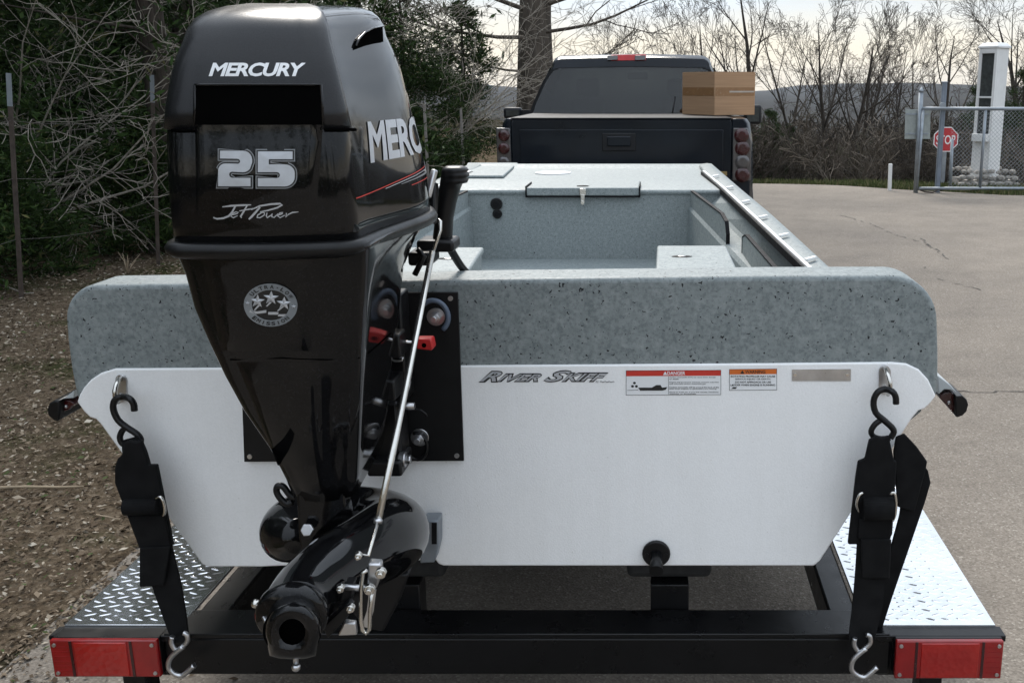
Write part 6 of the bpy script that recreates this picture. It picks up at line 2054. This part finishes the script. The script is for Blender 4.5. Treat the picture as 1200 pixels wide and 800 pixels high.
for k, (px, Y, ty, r0, hab, st2, lab, ln) in enumerate(specs):
    X = onY(px, 150, Y).x
    zt2 = onY(px, ty, Y).z
    bare_tree('bare_tree', lab, X, Y, (zt2-gz(X, Y))*1.22, r0, 300+k, hab, st2, ln, GR, tw=.00013*Y)
# the thick trunk left of the truck with low limbs
X = onY(630, 150, 18.6).x
bare_tree('large_tree', 'thick straight trunk with rough bark standing left of the truck', X, 18.6, 15, .43, 77, dict(OAK, **{'from': [.42, .2, .2, .15]}), 1, (0, 0), None, 'bark',
          low=[((.2, 0, 2.9), (1, -.1, .12), 2.6, .035), ((.25, .1, 3.4), (1, .3, .10), 3.2, .045), ((.2, -.1, 2.3), (.9, -.5, -.05), 1.6, .02), ((-.2, -.1, 2.8), (-1, -.5, .1), 2.8, .04), ((-.2, 0, 3.3), (-1, -.2, .15), 3.4, .045), ((-.2, -.2, 2.2), (-.9, -.6, .0), 2.0, .025)], tw=.006)

# cedars: crown of many small sprays on a tapering trunk
def cedar_arrays(seed, h, rad, n, leaf=(.035, .085)):
    g = np.random.default_rng(seed)
    nb = 46
    bt = np.sort(g.uniform(.06, 1.0, nb)); ba = g.uniform(0, 2*np.pi, nb)
    bl = (1-bt)**.75*rad*g.uniform(.65, 1.15, nb) + .06*rad
    i = g.choice(nb, n, p=(bl+.1*rad)/(bl+.1*rad).sum())
    s = g.uniform(.12, 1, n)**.65
    dirx, diry = np.cos(ba[i]), np.sin(ba[i])
    droop = -.10*s*bl[i] + .30*s*bl[i]*(bt[i]-.3)
    sp = .20*rad*(1.15-.6*s)*(.4+.6*(1-bt[i]))
    C = np.stack([dirx*bl[i]*s, diry*bl[i]*s, bt[i]*h*.95+droop], 1) + g.normal(0, 1, (n, 3))*sp[:, None]*np.array([1, 1, .8])
    C[:, 2] = np.maximum(C[:, 2], .05)
    D = np.stack([dirx, diry, np.full(n, .35)], 1)*.7 + g.normal(0, .6, (n, 3)); D /= np.linalg.norm(D, axis=1, keepdims=True)
    U = np.cross(D, g.normal(0, 1, (n, 3))); U /= np.linalg.norm(U, axis=1, keepdims=True)
    L = g.uniform(leaf[0], leaf[1], n)[:, None]; W2 = L*g.uniform(.09, .17, n)[:, None]
    V_ = np.stack([C-D*L*.5, C+U*W2, C+D*L*.5, C-U*W2], 1).reshape(-1, 3)
    F_ = np.arange(4*n).reshape(-1, 4)
    tint = np.repeat(np.clip(g.beta(2, 3, n), 0, 1)*.95, 4)
    tint[np.repeat(g.random(n) < .03, 4)] = 1.0
    return V_, F_, tint
protos = []
def cedar(label, X, Y, seed, h, rad, n, grp='cedars along the fence on the left'):
    t = thing('cedar_tree', label, 'tree', (X, Y, 0), 0, grp)
    V_, F_, T_ = cedar_arrays(seed, h, rad, n)
    o = bpy.data.objects.new('crown', arrays_mesh('crown', V_, F_, [MT['cedar']], col=T_))
    link(o, t, WM[t.name])
    g = np.random.default_rng(seed+500)
    pl_ = [([np.array([0, 0, -.05]), np.array([.02, .01, h*.3]), np.array([-.02, .03, h*.65]), np.array([.01, 0, h*.96])], [rad*.055, rad*.045, rad*.028, .006])]
    for k in range(18):
        tt = g.uniform(.08, .9); a = g.uniform(0, 6.28); l_ = (1-tt)**.75*rad*.8
        pl_.append(([np.array([0, 0, tt*h]), np.array([math.cos(a)*l_*.35, math.sin(a)*l_*.35, tt*h+.02]), np.array([math.cos(a)*l_*.7, math.sin(a)*l_*.7, tt*h+.05]), np.array([math.cos(a)*l_, math.sin(a)*l_, tt*h+.08])], [.012, .009, .006, .003]))
    V_, F_ = tubes_np(pl_, 6)
    o2 = bpy.data.objects.new('trunk', arrays_mesh('trunk', V_, F_, [MT['bark_dark']], smooth=True))
    link(o2, t, WM[t.name])
    return t
cA = cedar('low bushy cedar at the left edge, in front of the leftmost fence post', -5.55, 7.9, 1, 1.9, 1.05, 26000)
cB = cedar('small round cedar bush beside the second fence post', -4.95, 9.5, 2, 1.5, .62, 15000)
cC = cedar('tall cedar behind the left fence, trunk among the bare twigs', -7.0, 10.6, 3, 6.5, 1.7, 32000)
cD = cedar('dark cedar right of the motor head, near the thick trunk', -3.75, 15.0, 4, 3.4, 1.2, 28000)
ced = [(cA, -6.9, 9.3, 1.25, 40, 'dark cedar bush left of the small round one'),
       (cC, -5.6, 12.4, .85, 100, 'cedar behind the motor, second row from the fence'),
       (cD, -3.35, 17.6, .92, 130, 'cedar close to the left side of the thick trunk'),
       (cC, -9.6, 12.8, 1.2, 200, 'tallest cedar at the far left behind the fence'),
       (cD, -4.7, 12.6, .95, 250, 'cedar partly hidden by the motor head'),
       (cB, -4.25, 12.2, 1.1, 15, 'little cedar below the dark one, right of the motor'),
       (cC, -5.1, 17.5, .9, 310, 'cedar in the back row above the tiller handle'),
       (cB, -3.45, 14.0, 1.0, 80, 'waist-high cedar seedling left of the truck tail lamp'),
       (cA, -7.6, 12.0, 1.5, 160, 'broad cedar in the shade behind the left fence'),
       (cC, -4.9, 9.9, 1.55, 65, 'tall dark cedar rising behind the second fence post'),
       (cC, -6.4, 13.8, 1.7, 260, 'very tall cedar behind the left end of the boat'),
       (cC, -8.6, 9.2, 1.6, 140, 'very tall cedar at the left edge behind the bare shrubs'),
       (cC, -8.0, 16.0, 1.15, 20, 'cedar deep in the wood behind the bare shrubs')]
for src, x, y, s_, rz, lab in ced:
    dup(src, Matrix.Translation((x, y, 0)) @ Matrix.Rotation(R(rz), 4, 'Z') @ Matrix.Scale(s_, 4), lab)
# a darker wood behind them, and the tree lines round the place: one mass each
def forest(name, places, seed, nleaf, mat='cedar', leaf=(.10, .24)):
    base_ = [cedar_arrays(seed+k, 1.0, .30, nleaf, (leaf[0]/6, leaf[1]/6)) for k in range(3)]
    Vs, Fs, Ts, off = [], [], [], 0
    for k, (x, y, h, z) in enumerate(places):
        V_, F_, T_ = base_[k % 3]
        a = k*1.7
        ca, sa = math.cos(a), math.sin(a)
        V2 = np.stack([(V_[:, 0]*ca-V_[:, 1]*sa)*h + x, (V_[:, 0]*sa+V_[:, 1]*ca)*h + y, V_[:, 2]*h + z], 1)
        Vs.append(V2); Fs.append(F_+off); Ts.append(T_); off += len(V2)
    o = bpy.data.objects.new(name, arrays_mesh(name, np.concatenate(Vs), np.concatenate(Fs), [MT[mat]], col=np.concatenate(Ts)))
    link(o); return kind(o, 'stuff')
fr_ = random.Random(21)
pl_ = []
for k in range(54):
    y = fr_.uniform(8, 34)
    x = -max(4.6 if y > 19 else 9.0, .36*y) - fr_.uniform(0, 12) + (0 if y < 20 else 1.0)
    pl_.append((x, y, fr_.uniform(7, 11), 0))
for k in range(16):
    pl_.append((fr_.uniform(-16, -7.5), fr_.uniform(-6, 7), fr_.uniform(7, 11), 0))
forest('evergreen_woodland', pl_, 40, 4400, leaf=(.05, .11))
pl_ = []
for k in range(26):
    y = fr_.uniform(-6, 26)
    pl_.append((-fr_.uniform(12.0, 17) - max(0, .25*(y-14)), y, fr_.uniform(14, 18), 0))
pl_ += [(-8.8, 13, 13.5, 0), (-9.5, 16.5, 14, 0), (-9, 20.5, 15, 0), (-11, 18, 15, 0), (-8.5, 24, 14, 0), (-7.8, 28, 14, 0)]
forest('tall_evergreen_woodland', pl_, 80, 3000, leaf=(.10, .20))
pl_ = []
for k in range(60):
    a = R(fr_.uniform(95, 285)); d = fr_.uniform(19, 30)
    x, y = math.sin(a)*d, math.cos(a)*d
    if x > 6 and y > -12: continue
    pl_.append((x, y, fr_.uniform(4.0, 6.5) + (2 if x < -12 else 0), 0))
forest('distant_woodland', pl_, 60, 1000, leaf=(.14, .30))

# bare arching shrubs in front of the cedars
ARC = dict(seg=[8, 6, 4, 3], wob=[.10, .20, .26, .3], up=[-.035, -.03, -.01, 0], kids=[7, 4, 2], **{'from': [.18, .15, .15]}, spread=[.65, .7, .75], len=[.46, .48, .5], thin=[.55, .6, .6])
def shrub(label, X, Y, seed, stems, L, lean, r0=.018, mat='twig'):
    g = np.random.default_rng(seed)
    out_ = []
    for s_ in range(stems):
        a = g.uniform(0, 2*np.pi)
        d = np.array([math.cos(a)*.5+lean[0], math.sin(a)*.4+lean[1], 1.0])
        branchy(g, np.array([X, Y, 0.0])+g.normal(0, .08, 3)*np.array([1, 1, 0]), d, L*g.uniform(.7, 1.1), r0*g.uniform(.7, 1.2), 0, ARC, out_, .3)
    t = thing('bare_shrub', label, 'shrub', (X, Y, 0), 0, 'bare arching shrubs at the wood edge')
    for nm, cond, sd_ in (('stems', lambda d: d == 0, 6), ('twigs', lambda d: d > 0, 3)):
        V_, F_ = tubes_np([(p, [max(q, .0034) for q in r_]) for dp, p, r_ in out_ if cond(dp)], sd_)
        o = bpy.data.objects.new(nm, arrays_mesh(nm, V_, F_, [MT[mat]], smooth=True)); link(o, t)
        kind(o, 'stuff')
    return t
for k, (x, y, st2, L, ln, lab) in enumerate([
        (-6.4, 8.9, 4, 3.6, (1.5, -.1), 'grey arching shrub whose long twigs cross the left fence posts'),
        (-7.4, 9.8, 5, 4.6, (1.3, -.15), 'largest bare shrub, its twigs sweeping over the top left'),
        (-5.9, 10.4, 3, 2.6, (1.0, -.3), 'bare shrub with forked pale twigs between the two left fence posts'),
        (-4.9, 13.4, 6, 3.8, (.6, -.1), 'bare shrub behind the motor head with drooping twigs'),
        (-4.6, 15.6, 7, 4.2, (.7, .0), 'bare tangle of twigs right of the motor head'),
        (-3.9, 16.6, 6, 4.0, (.4, .1), 'bare shrub with fine twigs against the sky left of the thick trunk'),
        (-8.2, 11.2, 4, 4.4, (1.2, -.3), 'bare shrub at the far left, twigs pale against the dark wood')]):
    shrub(lab, x, y, 500+k, st2, L, ln)

# thicket below the crest on the right: brush beyond counting
g = np.random.default_rng(3)
THK = dict(seg=[4, 3, 2], wob=[.14, .22, .28], up=[.05, .04, .02], kids=[7, 3], **{'from': [.15, .15]}, spread=[.6, .7], len=[.55, .5], thin=[.6, .6])
bp_ = []
for k in range(4):
    out_ = []
    for s_ in range(6):
        a = g.uniform(0, 2*np.pi)
        branchy(g, np.array([math.cos(a)*.12, math.sin(a)*.12, -.1]), np.array([math.cos(a)*.55, math.sin(a)*.55, 1.0]), g.uniform(.7, 1.05), .011, 0, THK, out_, .3)
    V_, F_ = tubes_np([(p, [max(q, .0042) for q in r_]) for dp, p, r_ in out_], 3)
    bp_.append((V_, F_))
Vs, Fs, Ts, off = [], [], [], 0
tr_ = random.Random(4)
for k in range(290):
    if k < 150:
        y = tr_.uniform(18.3, 27); hgt = tr_.uniform(1.1, 2.3)
    elif k < 215:
        y = tr_.uniform(27, 48); hgt = tr_.uniform(2.2, 4.2)
    else:
        y = tr_.uniform(48, 95); hgt = tr_.uniform(4.5, 8.5)
    x = tr_.uniform(-.12, .48)*y
    V_, F_ = bp_[k % 4]
    a = tr_.uniform(0, 6.28); ca, sa = math.cos(a), math.sin(a); s_ = hgt/1.05
    z = gz(x, y)
    s_ = min(s_, max(.6, (onY(900, tr_.uniform(112, 150) if k >= 60 else tr_.uniform(145, 190), y).z - z)/1.05))
    wd_ = tr_.uniform(.9, 1.5)
    Vs.append(np.stack([(V_[:, 0]*ca-V_[:, 1]*sa)*s_*wd_+x, (V_[:, 0]*sa+V_[:, 1]*ca)*s_*wd_+y, V_[:, 2]*s_+z], 1)); Fs.append(F_+off); off += len(V_)
    Ts.append(np.full(len(V_), min(.999, max(0, tr_.gauss(.42, .2))) if tr_.random() > .06 else 1.0))
o = bpy.data.objects.new('thicket', arrays_mesh('thicket', np.concatenate(Vs), np.concatenate(Fs), [MT['thicket']], col=np.concatenate(Ts)))
link(o); kind(o, 'stuff')
pl_ = []
for (px, Y, h) in ((902, 21.5, 1.7), (1196, 24, 2.9), (1142, 30, 3.2), (925, 27, 1.8), (1080, 28, 2.2), (1225, 21, 2.6)):
    x = onY(px, 150, Y).x; pl_.append((x, Y, h, gz(x, Y)))
evg = ['small dark evergreen beside the truck tail lamp', 'dark evergreen at the right edge behind the gate', 'evergreen directly behind the white pillar', 'low evergreen in the thicket below the tall dark tree', 'low evergreen in the thicket behind the thin gate post', 'evergreen outside the right edge behind the gate']
for (x, y, h, z), lab in list(zip(pl_, evg))[:5]:
    o = dup(cD, Matrix.Translation((x, y, z)) @ Matrix.Rotation(x, 4, 'Z') @ Matrix.Scale(h/3.4, 4), lab)
    o['group'] = 'evergreens in the thicket'

# ================================================================== FENCE ON THE LEFT, LITTER, STICKS
fp = [(22, 352, 10, 86), (183.5, 312, 178, 88)]
posts = []
for k, (bx, by, tx, ty) in enumerate(fp):
    b = onZ(bx, by, .03); tpx = onY(tx, ty, b.y)
    lab = ['rusty steel fence post with pale tip at the left edge', 'rusty steel fence post with pale tip left of the motor'][k]
    t = thing('fence_post', lab, 'post', b, 0, 'steel posts of the wire fence')
    MB().bar(b-Vector((0, 0, .2)), b.lerp(tpx, .86), .032, .006, (0, 1, 0)).build('post_flange', MT['post'], t)
    MB().bar(b+Vector((0, .016, -.2)), b.lerp(tpx, .86)+Vector((0, .016, 0)), .006, .028, (0, 1, 0)).build('post_rib', MT['post'], t)
    MB().bar(b.lerp(tpx, .861), tpx, .034, .010, (0, 1, 0)).build('post_tip', MT['galv'], t)
    posts.append((b, tpx))
for k, (bx, Y, ty) in enumerate(((497, 13.2, 122), (540, 14.6, 127))):
    tpx = onY(bx, ty, Y)
    t = thing('fence_post', ['grey fence post among the twigs just right of the motor', 'grey fence post between the motor and the truck'][k], 'post', (tpx.x, Y, 0), 0, 'steel posts of the wire fence')
    MB().bar((tpx.x, Y, -.1), tpx, .034, .012, (0, 1, 0)).build('post_flange', MT['wood'], t)
    MB().bar((tpx.x, Y+.018, -.1), tpx+Vector((0, .018, -.03)), .006, .024, (0, 1, 0)).build('post_rib', MT['post'], t)
    posts.append((Vector((tpx.x, Y, 0)), tpx))
wt = thing('fence_wire', 'thin sagging fence wires strung between the left fence posts', 'wire', posts[0][0])
ext = [(posts[0][0]+(posts[0][0]-posts[1][0])*.9, posts[0][1]+(posts[0][0]-posts[1][0])*.9)] + posts
for fz in (.28, .55, .80):
    for (b0, t0), (b1, t1_) in zip(ext, ext[1:]):
        a_, b_ = b0.lerp(t0, fz), b1.lerp(t1_, fz)
        pts = [a_.lerp(b_, i/8)-Vector((0, 0, .05*4*(i/8)*(1-i/8))) for i in range(9)]
        MB().tube(pts, .0022, 5, False).build('strand', MT['wire'], wt)
# leaf litter: curled dead leaves and chips
n = 170000
g = np.random.default_rng(8)
yy = 1.6 + g.random(n)**1.5*17
xe = np.array([road_edge_left(v) for v in yy])
xx = xe + .10 - np.abs(g.normal(0, 1, n))*(2.6+.15*yy)
spill = g.random(n) < .05
xx[spill] = xe[spill] + np.abs(g.normal(0, .22, spill.sum()))
zz = np.array([gz_side(a, b) for a, b in zip(xx, yy)]) + .006 + g.random(n)*.018
zz[xx > xe-.05] = .012
s = .004 + .018*g.beta(1.2, 3.4, n); s = s*(1+.05*yy)
an = g.uniform(0, 2*np.pi, n)
D = np.stack([np.cos(an), np.sin(an), g.normal(0, .25, n)], 1); D /= np.linalg.norm(D, axis=1, keepdims=True)
U = np.cross(D, np.stack([g.normal(0, .35, n), g.normal(0, .35, n), np.ones(n)], 1)); U /= np.linalg.norm(U, axis=1, keepdims=True)
C = np.stack([xx, yy, zz], 1); s = s[:, None]; w_ = s*g.uniform(.25, .6, n)[:, None]
V_ = np.stack([C-D*s, C+U*w_+[0, 0, .003], C+D*s, C-U*w_], 1).reshape(-1, 3)
tint = np.repeat(np.clip(g.beta(2, 2.6, n), 0, .97), 4); tint[np.repeat(g.random(n) < .05, 4)] = 1
o = bpy.data.objects.new('leaf_litter', arrays_mesh('leaf_litter', V_, np.arange(4*n).reshape(-1, 4), [MT['leaf']], col=tint))
link(o); kind(o, 'stuff')
# thin grass tufts between the leaves
V, Fa, T = [], [], []
def left_patch():
    while True:
        y = 2 + rng.random()*10
        x = road_edge_left(y) - .15 - abs(rng.gauss(0, 1.6))
        if math.sin(x*1.3+1)*math.sin(y*.9+x*.4) > .15:
            return x, y
for _ in range(5000):
    x, y = left_patch(); z = gz_side(x, y); h = rng.uniform(.02, .07); a = rng.uniform(0, 6.28); ww = rng.uniform(.002, .004)
    b = len(V); V.extend([(x-math.cos(a)*ww, y-math.sin(a)*ww, z), (x+math.cos(a)*ww, y+math.sin(a)*ww, z), (x+rng.uniform(-.6, .6)*h, y+rng.uniform(-.6, .6)*h, z+h)])
    Fa.append((b, b+1, b+2)); t = rng.random(); T.extend([t]*3)
o = bpy.data.objects.new('roadside_grass', arrays_mesh('roadside_grass', np.array(V), np.array(Fa), [MT['grass']], col=np.array(T)))
link(o); kind(o, 'stuff')
# a long dry stick, fallen twigs and dry weed stalks
def ground_stick(name, label, pts, r, mat, grp=None):
    P3 = []
    for x, y in pts:
        q = onZ(x, y, .06); q.z = gz_side(q.x, q.y)+.03; P3.append(q)
    o = MB().tube(P3, [r*(1-.5*i/(len(P3)-1)) for i in range(len(P3))], 6).build(name, MT[mat])
    return tag(o, label, 'stick', grp)
ground_stick('dry_stick', 'long straight pale stick lying on the leaf litter at the left edge', [(-20, 574), (30, 571), (70, 570), (98, 568)], .007, 'bark_stick')
ground_stick('fallen_twig', 'short pale twig on the leaf litter above the step plate', [(112, 598), (125, 599.5), (140, 602)], .004, 'bark_stick')
ground_stick('fallen_twig', 'thin curved twig on the litter below the leftmost fence post', [(0, 337), (14, 341), (30, 346), (40, 345)], .008, 'twig')
for k, (px, py, hh, lab) in enumerate(((92, 300, .42, 'tallest dry weed stalks on the litter between the fence posts'), (75, 312, .3, 'short dry weed stalks left of the tallest ones'), (150, 322, .22, 'dry weed stalks just above the left collar'))):
    q = onZ(px, py, .03)
    t = thing('weed_stalks', lab, 'weeds', q, 0, 'dry weeds on the litter')
    r_ = random.Random(k)
    m = MB()
    for s_ in range(7):
        a = r_.uniform(-.35, .35); b_ = r_.uniform(-.2, .2); hq_ = hh*r_.uniform(.5, 1)
        m.tube([q, q+Vector((a*.5*hq_, b_*hq_, hq_*.55)), q+Vector((a*1.6*hq_, b_*2*hq_, hq_))], [.004, .003, .002], 5)
    kind(m.build('stalks', MT['bark_stick'], t), 'stuff')

# ================================================================== THE AIR
hb = MB().box((-1510, -410, -32), (1510, 1710, 24))
hm = bpy.data.materials.new('haze'); hm.use_nodes = True
ht = hm.node_tree
for n_ in list(ht.nodes):
    if n_.type != 'OUTPUT_MATERIAL': ht.nodes.remove(n_)
ho = [n_ for n_ in ht.nodes][0]
hv = ht.nodes.new('ShaderNodeVolumePrincipled')
hv.inputs['Color'].default_value = (0.80, 0.86, 0.95, 1)
hv.inputs['Density'].default_value = 0.00016
ht.links.new(hv.outputs[0], ho.inputs['Volume'])
kind(hb.build('haze', hm), 'stuff')
